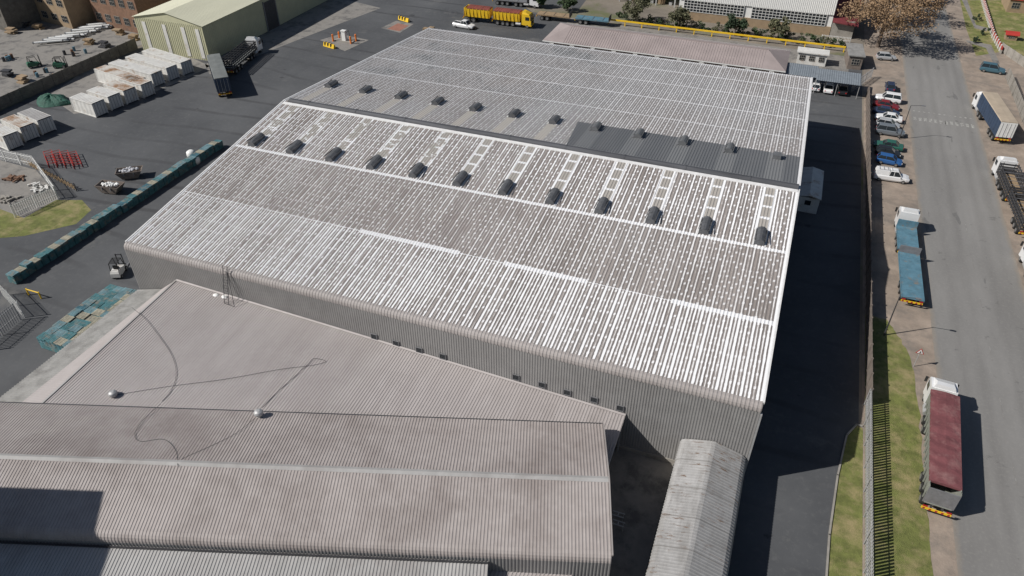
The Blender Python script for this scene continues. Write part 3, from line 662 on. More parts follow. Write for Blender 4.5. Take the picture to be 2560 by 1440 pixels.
            wheel(t,c0+1.35,s*1.02,.5,.32); wheel(t,x1-1.6,s*1.0,.5,.42); wheel(t,x1-2.9,s*1.0,.5,.42)
        mb=MB(); mb.box(c0+2.2,0,.65,.22,2.35,.35); mb.build('bumper',cabm,t)
        mb=MB(); mb.box(c0+2.25,0,1.25,.05,1.5,.5); mb.build('grille',M['black'],t)
    return t
wc=M['white_car_paint']
truck(0,0,0,R(86),wc,[(13.2,'tipper',M['olive'],M['maroon'],M['grey'])],'white cab truck with long maroon tarpaulin, nearest the camera on the verge',loc=Vector((20.8,50.2,0)))
truck(0,0,0,R(90.3),wc,[(10.2,'flat',M['bluedeck'],M['grey'],M['bluedeck']),(6.0,'flat',M['bluedeck'],M['bluedeck'],M['bluedeck'])],'white cab truck pulling two empty worn blue flatbeds on the verge',loc=Vector((20.15,81.4,0)))
truck(0,0,0,R(97),wc,[(12.6,'box',M['navy'],M['tanroof'],M['white'])],'truck with navy curtain sides, tan roof and white rear doors across the street',loc=Vector((36.2,133.6,0)))
truck(0,0,0,R(93),wc,[(8.5,'stake',M['steel'],M['wood'],M['grey']),(7.5,'stake',M['steel'],M['wood'],M['grey'])],'truck with two dark slatted open trailers parked across the street',loc=Vector((35.6,103,0)))
truck(0,0,0,R(92),wc,[(8.5,'stake',M['steel'],M['wood'],M['grey'])],'second slatted truck cut off by the right edge of the view',loc=Vector((35.4,86.5,0)))
truck(1163,50,0,R(2),M['yellow'],[(6.5,'tipper',M['yellow'],M['redtarp'],M['yellow']),(6.6,'tipper',M['yellow'],M['redtarp'],M['yellow'])],'bright yellow side tipper truck under red tarpaulins at the far yard edge')
pa=W(572,190);pb=W(632,138)
truck(572,190,0,math.atan2(pb.y-pa.y,pb.x-pa.x),wc,[(11.5,'stake',M['steel'],M['greyroof'],M['steel'])],'white cab truck with dark slatted bed parked right behind the box trailer')
pa=W(566,246);pb=W(536,158); an=math.atan2(pb.y-pa.y,pb.x-pa.x)
truck(566,246,0,an,wc,[(13.2,'box',M['navy'],M['greyroof'],M['navy'])],'dark blue box trailer with grey roof standing without a tractor in the yard',cab=False,name='box_trailer',cat='trailer')
truck(1345,46,0,R(2),wc,[(8,'flat',M['wood'],M['steel'],M['steel'])],'empty flatbed trailer parked right behind the yellow truck cab',cab=False,name='flatbed_trailer',cat='trailer')
truck(1440,56,0,R(2),wc,[(8,'flat',M['bluedeck'],M['steel'],M['steel'])],'blue-grey flatbed trailer parked at the head of the yellow pipe',cab=False,name='flatbed_trailer',cat='trailer')
truck(1235,8,0,R(3),wc,[(9,'flat',M['grey'],M['steel'],M['steel'])],'white cab truck with empty bed at the top edge above the yellow tipper')
# ------------------------------------------------------------ containers
def container(p,rz,L,mat,roofm,label,group='white containers standing in the yard',hh=2.6):
    t=thing('shipping_container',label,'container',(p.x,p.y,.05),rz,group)
    for s in (-1,1):
        mb=MB(); n=int(L/.28); vs=[];fs=[]
        for i in range(n+1):
            x=-L/2+.1+(L-.2)*i/n; off=.04*(1 if (i//2)%2 else 0)
            vs+= [(x,s*(1.2-off),.1),(x,s*(1.2-off),hh-.1)]
        for i in range(n): fs.append((2*i,2*i+2,2*i+3,2*i+1))
        mb.add(vs,fs); mb.build('side_panel',mat,t)
    mb=MB()
    for sy in (-1,1):
        for z in (.08,hh-.08): mb.box(0,sy*1.2,z,L,.1,.16)
        for sx in (-1,1): mb.box(sx*(L/2-.05),sy*1.18,hh/2,.14,.14,hh)
    mb.build('frame',mat,t)
    mb=MB(); mb.box(0,0,hh-.02,L-.1,2.36,.03)
    for k in range(int(L/.6)): mb.box(-L/2+.5+k*.6,0,hh+.005,.25,2.2,.03)
    mb.build('roof',roofm,t)
    mb=MB(); mb.box(-L/2+.05,0,hh/2,.05,2.3,hh-.2); mb.build('end_panel',mat,t)
    for s in (-1,1):
        mb=MB(); mb.box(L/2-.03,s*.58,hh/2,.06,1.12,hh-.3); d_=mb.build('door',mat,t)
        for yy in (.3,.85):
            mb=MB(); mb.box(L/2+.03,s*yy,hh/2,.04,.05,hh-.4); mb.build('lock_rod',M['grey'],d_)
cl=[((415,138),12.2,'oldwhite','oldwhite','long white container farthest up beside the cream warehouse'),((376,152),12.2,'oldwhite','oldwhite','second long white container from the cream warehouse'),((336,167),12.2,'oldwhite','oldwhite','third long white container, with a mostly clean roof'),
    ((298,183),12.2,'oldwhite','rustwhite','long white container with the rustiest brown roof'),((338,200),6.1,'oldwhite','rustwhite','short white container just below the long rusty-roofed one'),((297,214),6.1,'oldwhite','rustwhite','short rust-stained container in the middle of the short row'),((257,229),6.1,'oldwhite','oldwhite','short white container second from the near end of the row'),((216,246),6.1,'oldwhite','oldwhite','short white container at the near end of the row above the green tarpaulin')]
for i,((u,v),L,m1,m2,lab) in enumerate(cl): container(W(u,v,2.6),R(-10+(i*37%5-2)),L,M[m1],M[m2],lab)
container(W(85,286,2.6),R(-12),6.1,M['oldwhite'],M['droof'],'grey-roofed white container at the left edge, nearest the green tarpaulin',group='containers at the left edge')
container(W(42,303,2.6),R(-12),6.1,M['oldwhite'],M['rustwhite'],'rusty-roofed white container in the middle of the left edge trio',group='containers at the left edge')
container(W(0,324,2.6),R(-12),6.1,M['oldwhite'],M['oldwhite'],'white container cut by the left edge of the view',group='containers at the left edge')
p=W(132,255); mb=MB(); rr=[]
for k,(q,z) in enumerate(((1,.02),(.93,.3),(.8,.65),(.6,.95),(.35,1.15),(.05,1.25))):
    rr.append([(p.x+q*3.8*math.cos(R(a))*(1+.15*math.sin(R(a)*3+k*.5)),p.y+q*2.2*math.sin(R(a))*(1+.2*math.cos(R(a)*4+k*.5)),z*(1+.22*math.sin(R(a)*5+k))+.02) for a in range(0,360,12)])
mb.loft(rr); tag(mb.build('tarpaulin_heap',M['green']),'crumpled green tarpaulin heap between the two groups of containers','tarpaulin')
# ------------------------------------------------------------ pallets
PM=[]
for k in range(4):
    mb=MB()
    for i in range(6): mb.box(0,-.44+i*.176,.13,1.2,.13,.022)
    for i in (-1,0,1): mb.box(i*.54,0,.07,.1,1.0,.09)
    for i in (-1,0,1): mb.box(0,i*.43,.012,1.2,.12,.02)
    o=mb.build('pallet',M['p%d'%k]); PM.append(o.data); bpy.data.objects.remove(o)
def pallet(x,y,z,rz,k,label,group):
    o=bpy.data.objects.new('pallet',PM[k]); col.objects.link(o); o.location=(x,y,z); o.rotation_euler=(0,0,rz); tag(o,label,'pallet',group)
def addp(mb,x,y,z,rz):
    mb.box(x,y,z+.115,1.2,1.0,.05,rz); mb.box(x,y,z+.05,1.1,.9,.06,rz)
def pk(): return random.choice([0,1,1,3,3,3,2,2])
lst=MB()
for i in range(5):
    for j in range(10):
        n=11+random.choice([0,0,0,0,1,-1]); x=-71+1.24*i+.3; y=39.4+1.08*j
        for k in range(n):
            if k==n-1: pallet(x+random.uniform(-.05,.05),y,k*.15+.02,random.uniform(-.04,.04)+(PI/2 if random.random()<.15 else 0),pk(),'painted pallet on top of the big pallet block beside the lean-to roof','pallets topping the big block')
            elif (j==0 or (i==0 and j<8)) and k>=n-5: pallet(x,y,k*.15+.02,random.uniform(-.03,.03),random.choice([0,1,1,3]),'painted pallet in the visible sides of the big block beside the lean-to roof','pallets in the sides of the big block')
            else: addp(lst,x,y,k*.15+.02,0)
for j in range(38):
    n=9+random.choice([0,0,1,-1,0,0,0]); x=-84.6+random.uniform(-.08,.08); y=47.2+1.06*j
    for k in range(n):
        if k>=n-2: pallet(x+random.uniform(-.04,.04),y,k*.15+.02,random.uniform(-.05,.05),pk() if k==n-1 else 1,'painted pallet on top of the long row of stacks left of the warehouse','pallets topping the long row')
        else: addp(lst,x+random.uniform(-.03,.03),y,k*.15+.02,0)
o=lst.build('pallets',M['p1']); o['kind']='stuff'; tag(o,'lower layers of blue pallets inside the stacked rows left of the warehouse','pallets')
for (u,v,lab) in ((478,385,'white bulk bag standing at the far end of the pallet row'),(488,400,'white bulk bag leaning beside the far pallets')):
    p=W(u,v,.6); mb=MB(); mb.loft([[(p.x+r*math.cos(R(a)),p.y+r*math.sin(R(a)),z) for a in range(0,360,30)] for r,z in ((.6,.02),(.75,.5),(.7,1.0),(.35,1.25))]); tag(mb.build('bulk_bag',M['white'],smooth=True),lab,'bag')
# ------------------------------------------------------------ forklifts
def forklift(u,v,rz,mat,label):
    p=W(u,v,.8); t=thing('forklift',label,'forklift',(p.x,p.y,.0),rz)
    mb=MB(); mb.loft([[(-1.3,-.55,.35),(1.0,-.55,.3),(1.0,.55,.3),(-1.3,.55,.35)],[(-1.3,-.55,.9),(1.0,-.52,.75),(1.0,.52,.75),(-1.3,.55,.9)],[(-1.15,-.48,1.2),(-.2,-.48,1.15),(-.2,.48,1.15),(-1.15,.48,1.2)]]); mb.build('body',mat,t)
    mb=MB()
    for s_ in (-1,1): mb.bar((-1.0,s_*.5,1.15),(-.85,s_*.48,2.15),.05); mb.bar((.8,s_*.5,.75),(.45,s_*.48,2.15),.05)
    for k in range(6): mb.box(-.8+k*.25,0,2.17,.08,1.05,.05)
    mb.box(-.2,.5,2.17,1.4,.06,.07); mb.box(-.2,-.5,2.17,1.4,.06,.07); mb.build('overhead_guard',M['black'],t)
    mb=MB(); mb.box(-.35,0,1.25,.5,.5,.15); mb.box(-.6,0,1.5,.12,.5,.5); mb.build('seat',M['black'],t)
    mb=MB()
    for s_ in (-1,1): mb.box(1.15,s_*.35,1.2,.1,.1,2.2)
    mb.box(1.15,0,2.2,.08,.7,.1); mb.box(1.22,0,.5,.06,.9,.5); mb.build('mast',M['steel'],t)
    for s_ in (-1,1):
        mb=MB(); mb.box(1.8,s_*.3,.12,1.1,.12,.05); mb.build('fork',M['grey'],t)
        wheel(t,.75,s_*.5,.34,.26); wheel(t,-.9,s_*.5,.26,.22)
forklift(296,672,R(115),M['oldwhite'],'white and black forklift beside the left corner of the big warehouse')
forklift(85,158,R(60),M['greenp'],'green forklift in the neighbour yard, left of its twin')
forklift(150,160,R(30),M['greenp'],'small green forklift in the neighbour yard near the wall')
# ------------------------------------------------------------ skips
def skip(u,v,rz,label):
    p=W(u,v,.8); t=thing('skip_bin',label,'skip',(p.x,p.y,0),rz)
    mb=MB(); o_=[[(-1.1,-.8,.15),(1.1,-.8,.15),(1.1,.8,.15),(-1.1,.8,.15)],[(-1.9,-1.0,1.35),(1.9,-1.0,1.35),(1.9,1.0,1.35),(-1.9,1.0,1.35)],[(-1.8,-.9,1.35),(1.8,-.9,1.35),(1.8,.9,1.35),(-1.8,.9,1.35)],[(-1.3,-.7,.7),(1.3,-.7,.7),(1.3,.7,.7),(-1.3,.7,.7)]]
    mb.loft(o_); mb.build('bin',M['brownconc'],t)
    for s in (-1,1):
        for x in (-.7,.7):
            mb=MB(); mb.box(x,s*1.03,1.0,.12,.14,.5); mb.build('lifting_lug',M['grey'],t)
    return p
for u,v,rz,l1 in ((277,468,R(10),'dark skip full of white bags, nearer the pallet row'),(325,432,R(35),'dark skip heaped with plastic rubbish, farther from the camera')):
    p=skip(u,v,rz,l1); mb=MB()
    for k in range(40):
        a=random.uniform(0,6.28); q=random.random()**.5; lx=q*1.3*math.cos(a); ly=q*.62*math.sin(a); x=p.x+lx*math.cos(rz)-ly*math.sin(rz); y=p.y+lx*math.sin(rz)+ly*math.cos(rz); r=random.uniform(.12,.27); z=1.15+random.uniform(0,.3)
        mb.loft([[(x+r*c*math.cos(R(b)),y+r*c*math.sin(R(b)),z+r*d) for b in range(0,360,60)] for c,d in ((.4,-.6),(1,-.1),(.8,.4),(.2,.7))])
    tag(mb.build('rubbish_bags',M['white'] if rz<.3 else M['rubbish']),'white rubbish bags heaped in the nearer skip' if rz<.3 else 'mixed plastic rubbish heaped in the farther skip','rubbish')
for k,(u,v) in enumerate(((126,398),(146,398),(167,399),(188,401))):
    p=W(u,v,.3); t=thing('steel_truss',['red steel truss lying farthest left on the asphalt','second red steel truss from the left','third red steel truss from the left','red steel truss lying farthest right of the four'][k],'truss',(p.x,p.y,0),R(-35),'red steel trusses lying in the yard')
    mb=MB()
    for y in (-.6,.6):
        for z in (.1,.7): mb.bar((-2.6,y,z),(2.6,y,z),.05)
    mb.build('chord',M['red'],t)
    mb=MB()
    for i in range(6):
        x=-2.6+i*1.04; mb.bar((x,-.6,.1),(x,-.6,.7),.04); mb.bar((x,.6,.1),(x,.6,.7),.04); mb.bar((x,-.6,.7),(x,.6,.7),.04)
        if i<5: mb.bar((x,-.6,.7),(x+1.04,.6,.7),.03)
    mb.build('web',M['red'],t)
# ------------------------------------------------------------ cream warehouse
cw=thing('cream_warehouse','cream sheeted warehouse with a pale low gabled roof and white door strips','warehouse',(-120.3,118,0))
xa,xb=-8.7,8.7; Lw=48
def gl(x): return 7.2+(8.7-abs(x))*.2
ribs('side_wall',M['cream'],cw,0,Lw,[(-8.7,0),(-8.7,7.2)],.5,.05).rotation_euler=(0,0,PI/2)
mb=MB(); mb.add([(xa,0,0),(xb,0,0),(xb,0,7.2),(0,0,gl(0)),(xa,0,7.2)],[(0,1,2,3,4)])
for i in range(35): mb.box(xa+.3+i*.5,-.03,3.6,.08,.05,7.0)
mb.build('gable_wall',M['cream'],cw)
mb=MB(); mb.add([(xa,Lw,0),(xb,Lw,0),(xb,Lw,7.2),(0,Lw,gl(0)),(xa,Lw,7.2)],[(0,1,2,3,4)]); mb.build('gable_wall',M['cream'],cw)
mb=MB(); mb.add([(xa,0,0),(xa,Lw,0),(xa,Lw,7.2),(xa,0,7.2)],[(0,1,2,3)]); mb.build('side_wall',M['cream'],cw)
o=ribs('roof_slope',M['creamroof'],cw,-.3,Lw+.3,[(-9.0,7.18),(0,gl(0)+.02)],.5,.03); o.rotation_euler=(0,0,PI/2)
o=ribs('roof_slope',M['creamroof'],cw,-.3,Lw+.3,[(0,gl(0)+.02),(9.0,7.18)],.5,.03); o.rotation_euler=(0,0,PI/2)
for x in (-6.4,-1.2,3.6,7.2):
    mb=MB(); mb.box(x,-.08,3.4,.9,.06,6.0); mb.build('translucent_strip',M['oldwhite'],cw)
mb=MB(); mb.box(xb+.08,22,3.1,.08,4.0,6.2); dd=mb.build('door',M['steel'],cw)
for y in (19.85,24.15):
    mb=MB(); mb.box(xb+.1,y,3.2,.16,.3,6.5); mb.build('door_post',M['grey'],dd)
# ------------------------------------------------------------ buildings
def building(name,label,cat,p,rz,sx,sy,h,mw,mr,rows,cols,over=.3,gable=0):
    t=thing(name,label,cat,(p[0],p[1],0),rz)
    mb=MB(); mb.box(sx/2,sy/2,h/2,sx,sy,h); mb.build('wall',mw,t)
    mb=MB()
    if gable:
        mb.loft([[(x,-over,h-.05),(x,sy/2,h+gable),(x,sy+over,h-.05),(x,sy+over,h+.05),(x,sy/2,h+gable+.12),(x,-over,h+.05)] for x in (-over,sx+over)])
    else: mb.box(sx/2,sy/2,h+.1,sx+2*over,sy+2*over,.2)
    mb.build('roof',mr,t)
    for r in range(rows):
        for c in range(cols):
            ww=sx/cols*.55; hh=min(1.6,h/rows*.42); x=(c+.5)*sx/cols; z=(r+.5)*h/rows+.2
            mb=MB(); mb.box(x,-.03,z,ww,.06,hh); w_=mb.build('window',M['glass'],t)
            mb=MB()
            for k in range(4): mb.box(x-ww/2+ww*k/3,-.07,z,.06,.05,hh)
            for k in range(3): mb.box(x,-.075,z-hh/2+hh*k/2,ww,.05,.06)
            mb.build('frame',M['conc'],w_)
    return t
p=W(60,42); building('brick_building','tan plastered block at the top left behind the white pipes','building',(p.x,p.y),R(-8),18,12,7,M['tan'],M['droof'],2,5,gable=1)
p=W(245,62); building('brick_building','dark brick block beside the cream warehouse at the top','building',(p.x,p.y),R(-6),15,14,8,M['brick'],M['oldroof'],2,5)
p=W(-60,60); building('factory_shed','grey industrial shed cut by the top left corner','building',(p.x,p.y),R(-6),12,16,8,M['darkconc'],M['droof'],1,3,gable=1.2)
p=W(52,30); t=thing('pipe_rack','rusty pipe rack standing before the tan block at the top left','pipe rack',(p.x,p.y,0))
for x in (0,4,8):
    mb=MB(); mb.bar((x,0,0),(x,0,6),.12); mb.build('post',M['steel'],t)
for z in (3,4.5,6):
    mb=MB(); mb.cyl((-1,.2,z),(9,.2,z),.18,8); mb.build('pipe',M['brick'] if z>4 else M['galv'],t)
# white pipes fanned out side by side
pA,pB=W(128,112),W(262,66); ax=(pB-pA).normalized()
for k in range(26):
    f=k/25; c=pA.lerp(pB,f); u_=185
    L=5.8+random.uniform(-1,.6); z=.42+(.35 if k%3==0 else 0)
    dr=(W(235,70)-W(175,92)); ang=math.atan2(dr.y,dr.x)-R(24)
    t=thing('pipe','white steel pipe in the loose pile in the neighbour yard','pipe',(c.x+random.uniform(-.3,.3),c.y+random.uniform(-1.2,1.2),z),ang-R(28)+random.uniform(-.08,.08),'white pipes piled in the neighbour yard')
    mb=MB(); mb.cyl((-L/2,0,0),(L/2,0,0),.2,10); mb.build('barrel',M['white'],t)
    for e in (-1,1):
        mb=MB(); mb.cyl((e*(L/2-.1),0,0),(e*(L/2+.06),0,0),.28,10); mb.build('flange',M['grey'],t)
for k,(u,v) in enumerate(((95,72),(60,66),(28,84),(225,110),(262,118),(300,85),(335,100),(20,190),(60,205))):
    p=W(u,v); mb=MB(); 
    for q in range(4): mb.box(p.x+random.uniform(-.5,.5),p.y+random.uniform(-.4,.4),.15+q*.29,1.8,1.2,.28,random.uniform(-.3,.3))
    nm=[('wood','stack of timber'),('steel','stack of dark steel plates'),('tan','stack of tan boards')][k%3]
    tag(mb.build('material_stack',M[nm[0]]),nm[1]+[' behind the white pipes',' at the tan block wall',' near the left edge, far yard',' below the white pipes',' against the concrete wall',' in front of the dark brick block',' beside the cream warehouse gable',' at the left edge by the wall',' inside the wall near the green forklifts'][k],'stack')
for k in range(18):
    u,v=[(20,150),(190,135),(120,190)][k%3]; p=W(u,v); mb=MB(); x=p.x+random.uniform(-3,3); y=p.y+random.uniform(-1.5,1.5)
    mb.cyl((x,y,0),(x,y,.9),.3,12); mb.cyl((x,y,.9),(x,y,.93),.27,12)
    tag(mb.build('drum',M[['steel','bluedeck','brick'][k//3%3]]),'steel drum standing among others in the neighbour yard behind the wall','drum','drums standing in the neighbour yard')
# ------------------------------------------------------------ fuel island
p=W(862,103); sheet('fuel_slab',[W(u,v,.02) for u,v in ((800,100),(850,85),(922,100),(862,128))],.02,M['slab'])
t=thing('fuel_pump','white fuel pump between orange posts on the concrete island','fuel pump',(p.x,p.y,0))
mb=MB(); mb.box(0,0,.12,4.4,1.6,.2); mb.build('plinth',M['conc'],t)
mb=MB(); mb.box(0,0,1.2,.9,.7,2.0); mb.box(0,0,2.3,1.1,.9,.2); mb.build('cabinet',M['white'],t)
mb=MB(); mb.bar((.4,.3,1.8),(1.2,.2,2.4),.05); mb.bar((1.2,.2,2.4),(1.3,.2,.6),.05); mb.build('hose',M['black'],t)
for k,(dx,dy) in enumerate(((-2.3,-1),(-1.9,.9),(2.1,-.9),(2.4,.8))):
    mb=MB(); q=(p.x+dx,p.y+dy); mb.cyl((*q,0),(*q,1.5),.2,10); mb.cyl((*q,1.5),(*q,1.6),.2,10,.1)
    tag(mb.build('bollard',M['orange']),['orange post at the near left corner of the fuel pump','orange post at the far left corner of the fuel pump','orange post at the near right corner of the fuel pump','orange post at the far right corner of the fuel pump'][k],'bollard')
def barrier(u,v,rz,L,label):
    p=W(u,v); t=thing('safety_barrier',label,'barrier',(p.x,p.y,0),rz)
    mb=MB(); mb.loft([[(-L/2,-.35,.03),(L/2,-.35,.03),(L/2,.35,.03),(-L/2,.35,.03)],[(-L/2,-.12,.85),(L/2,-.12,.85),(L/2,.12,.85),(-L/2,.12,.85)]]); mb.build('body',M['yellow'],t)
    for k in range(int(L/.9)):
        mb=MB(); mb.box(-L/2+.5+k*.9,0,.45,.3,.6,.86); mb.build('stripe',M['black'],t)
barrier(824,118,R(-15),3.2,'yellow and black barrier at the near corner of the fuel island')
barrier(1010,52,R(-20),3.4,'yellow and black barrier at the far concrete plate')
sheet('weigh_slab',[W(u,v,.02) for u,v in ((952,70),(990,52),(1035,60),(1000,82))],.02,M['slab'])
sheet('weigh_plate',[W(u,v,.03) for u,v in ((968,72),(995,58),(1022,64),(998,78))],.03,simple('rusty_plate',(.3,.14,.1),.8))
for k in range(2):
    p=W(1065+k*14,74-k*2,.5); mb=MB()
    for q in range(6): mb.box(p.x,p.y,.08+q*.15,1.2,1.0,.1)
    tag(mb.build('pallet_stack',M['wood']),['left','right'][k]+' timber pallet stack at the far left corner of the warehouse','pallets')
# ------------------------------------------------------------ far long pink roof building
hb=thing('long_shed','long low shed with a pinkish hipped roof behind the big warehouse','shed',(-48.3,145,0))
LH=48.5
mb=MB(); mb.add([(0,0,3.4),(LH,0,3.4),(LH,12,3.4),(0,12,3.4),(4,6,5.0),(LH-4,6,5.0)],[(0,1,5,4),(1,2,5),(2,3,4,5),(3,0,4)])
for k in range(95):
    x=.5+k*.5
    if 4<x<LH-4: mb.loft([[(x-.05,0,3.41),(x+.05,0,3.41),(x,0,3.46)],[(x-.05,6,5.01),(x+.05,6,5.01),(x,6,5.06)]])
mb.build('roof',M['pink'],hb)
mb=MB(); mb.bar((4,6,5.05),(LH-4,6,5.05),.12); mb.build('ridge_cap',M['pink'],hb)
mb=MB(); mb.box(LH/2,6,1.6,LH-2.4,9.8,3.2); mb.build('wall',M['brick'],hb)
for y in (-.06,12.06):
    mb=MB(); mb.box(LH/2,y,3.3,LH,.12,.16); mb.build('gutter',M['white'],hb)
for k in range(11):
    mb=MB(); mb.box(2+k*4.4,-.1,3.0,.9,.2,.14); mb.box(2+k*4.4,.0,1.5,.1,.1,2.9); mb.build('downpipe',M['white'],hb)
p=W(1990,158); building('site_cabin','small white site cabin with three windows behind the carport','cabin',(p.x,p.y),0,5.6,2.6,2.3,M['oldwhite'],M['oldwhite'],1,3)
p=W(2116,172); building('guard_house','grey guard house with flat roof by the street gate','guard house',(p.x,p.y),R(5),2.6,7,2.7,M['brownconc'],M['oldroof'],1,1)
def carport(u,v,L,D,lab,h=2.7):
    p=W(u,v,h); t=thing('carport',lab,'carport',(p.x,p.y,0))
    ribs('roof',M['carport'],t,0,L,[(0,h),(D,h+.3)],.4,.04)
    for k in range(int(L/2.8)+1):
        for y in (.3,D-.4):
            mb=MB(); mb.box(.1+k*(L-.2)/int(L/2.8),y,h/2,.1,.1,h); mb.build('post',M['galv'],t)
carport(1957,184,6.2,5.5,'carport roof directly behind the far right corner of the warehouse')
carport(2040,200,7.8,5.5,'carport roof over the parked white and black cars',2.7)
palisade('palisade_fence',(W(2128,232).x,W(2128,232).y),(W(2178,195).x,W(2178,195).y),2.2,M['galv'],'short palisade fence at the end of the carport',.25,.07)
cb2=thing('gabled_cabin','small pale gabled cabin against the shaded side of the big warehouse','cabin',(5.6,99.5,0))
mb=MB(); mb.box(1.5,4.5,1.2,3.0,8.6,2.4); mb.build('wall',M['oldwhite'],cb2)
mb=MB(); mb.loft([[(-.15,y,2.4),(1.5,y,2.8),(3.15,y,2.4),(3.15,y,2.5),(1.5,y,2.9),(-.15,y,2.5)] for y in (0,9)]); mb.build('roof',M['oldwhite'],cb2)
mb=MB(); mb.box(1.5,.16,1.6,.8,.06,.7); mb.build('window',M['glass'],cb2)
wb=thing('white_hall','white sheeted hall with two long bands of small-paned windows at the top','building',(-26.5,179.5,0))
ribs('upper_wall',M['white'],wb,0,34,[(0,4.6),(0,10)],.4,.04)
mb=MB(); mb.box(17,.2,1.0,34,.3,2.0); mb.build('base_wall',M['tan'],wb)
mb=MB(); mb.box(17,8,5,33.9,15.5,9.9); mb.build('wall',M['white'],wb)
for x0,x1 in ((1.2,14.8),(16.6,32.6)):
    mb=MB(); mb.box((x0+x1)/2,.1,3.3,x1-x0,.1,2.5); w_=mb.build('window',M['glass'],wb)
    mb=MB(); n=int((x1-x0)/.75)
    for k in range(n+1): mb.box(x0+(x1-x0)*k/n,.02,3.3,.09,.1,2.5)
    for k in range(5): mb.box((x0+x1)/2,.01,2.05+k*.62,x1-x0,.1,.07)
    mb.build('frame',M['white'],w_)
mb=MB(); mb.box(17,8,10.1,34.6,16.6,.2); mb.build('roof',M['droof'],wb)
an_=thing('red_roof_annex','annex with dark red roof on the right of the white hall','annex',(7.7,179,0))
mb=MB(); mb.box(2.2,6,1.8,4.6,11.5,3.6); mb.build('wall',M['conc'],an_)
mb=MB(); mb.loft([[(-.2,-.8,3.4),(5.2,-.8,3.0),(5.2,-.8,3.15),(-.2,-.8,3.6)],[(-.2,14,6.5),(5.2,14,6.1),(5.2,14,6.25),(-.2,14,6.7)]]); mb.build('roof',simple('dark_red_roof',(.16,.03,.035),.7),an_)
palisade('railing',(6,176.5),(12,176.5),1.2,M['white'],'white railing in front of the dark red roofed annex',.3,.06)
op=thing('open_shed','dark open-fronted shed with racks at the top of the view','shed',(-66,186,0))
mb=MB(); mb.box(19,12,7.4,38,20,.3); mb.build('roof',M['oldroof'],op)
mb=MB(); mb.box(19,20,3.6,38,.3,7.2); mb.build('rear_wall',M['darkconc'],op)
for k in range(9):
    mb=MB(); mb.box(.4+k*4.6,2.2,3.6,.3,.3,7.2); mb.build('post',M['galv'],op)
for zz in (1.6,3.3,5.0):
    mb=MB(); mb.box(19,4,zz,37,2.0,.15); mb.build('rack_shelf',M['steel'],op)
for k in range(40):
    mb=MB(); s_=random.uniform(.5,1.1); mb.box(1+k*.92,4,random.choice((0,1.68,3.38))+s_/2+.01,.7,1.4,s_)
    mb.build('stored_crate',M[random.choice(('conc','wood','galv','brick'))],op)
yp=thing('yellow_rail','long yellow rail on short posts running before the shrubs','rail',(-41,170,0))
mb=MB(); mb.box(26,0,1.1,52,.32,.3); mb.build('beam',M['yellow'],yp)
for k in range(14):
    mb=MB(); mb.box(.3+k*3.96,0,.45,.2,.2,.9); mb.build('post',M['yellow'],yp)
# ------------------------------------------------------------ vegetation
def foliage(c,rad,n,leaf,seed,clumps=14,shell=.55):
    rnd=random.Random(seed); mb=MB(); cs=[]
    for i in range(clumps):
        while 1:
            q=Vector((rnd.uniform(-1,1),rnd.uniform(-1,1),rnd.uniform(-.8,1)))
            if .3<q.length<1: break
        cs.append((q,rnd.uniform(.22,.42)))
    for i in range(n):
        q,r=cs[rnd.randrange(clumps)]; v=Vector((rnd.gauss(0,1),rnd.gauss(0,1),rnd.gauss(0,1))).normalized()*r*rnd.uniform(shell,1.1)+q
        p=Vector((c[0]+v.x*rad[0],c[1]+v.y*rad[1],c[2]+v.z*rad[2]))
        if p.z<.1: continue
        a=Vector((rnd.gauss(0,1),rnd.gauss(0,1),rnd.gauss(0,1))).normalized(); b=a.orthogonal().normalized(); s=leaf*rnd.uniform(.6,1.3)
        mb.add([p-a*s,p+b*s*.6,p+a*s,p-b*s*.6],[(0,1,2,3)])
    return mb
def tree(x,y,h,r,mat,label,n=3500,leaf=.28,seed=1,trunk=.3):
    t=thing('tree',label,'tree',(x,y,0)); rnd=random.Random(seed)
    mb=MB(); th=h*.32; mb.cyl((0,0,0),(0,0,th),trunk,9,trunk*.75)
    for i in range(11):
        a=i*2.4; e=rnd.uniform(.5,.95); q=Vector((math.cos(a)*r*e*.75,math.sin(a)*r*e*.75,h*rnd.uniform(.55,.92))); md=Vector((q.x*.4,q.y*.4,th+(q.z-th)*.55))
        mb.cyl((0,0,th*.9),md,trunk*.5,6,trunk*.28); mb.cyl(md,q,trunk*.28,5,trunk*.07)
        for k in range(4):
            b=a+rnd.uniform(-1,1); s=md.lerp(q,rnd.uniform(.2,.9)); mb.cyl(s,s+Vector((math.cos(b),math.sin(b),rnd.uniform(.1,.9)))*r*.28,trunk*.1,4,trunk*.03)
    mb.build('trunk',M['bark'],t)
    foliage((0,0,h*.66),(r,r,h*.38),n,leaf,seed,clumps=26).build('crown',mat,t)
tree(17.6,176,13.5,8.4,M['leafb'],'large half-bare brown tree at the roadside above the silver car',10500,.2,3,.45)
tree(19,193,13,8,M['leafb'],'half-bare brown tree cut by the top edge behind the large one',6500,.22,5,.4)
tree(22.5,212,12,6,M['leafo'],'olive street tree at the top edge by the road',3500,.25,8,.35)
for k,(u,v,r,h,mt,lab) in enumerate(((1352,20,1.7,3.4,'leafg','round green bush left of the flatbed trailers'),(1418,28,1.9,3.4,'leafg','green bush above the blue flatbed trailer'),(1588,55,3.2,6.2,'leafo','tall loose olive tree in front of the open shed'),
    (1696,72,2.4,4.6,'leafo','brownish green bushy tree left of the first window band'),(1836,90,2.3,4.6,'leafd','dark green bushy tree under the first window band'),(1943,98,2.1,4.4,'leafo','olive bushy tree between the two window bands'))):
    p=W(u,v); tree(p.x,p.y,h,r,M[mt],lab,2200,.2,20+k,.12)
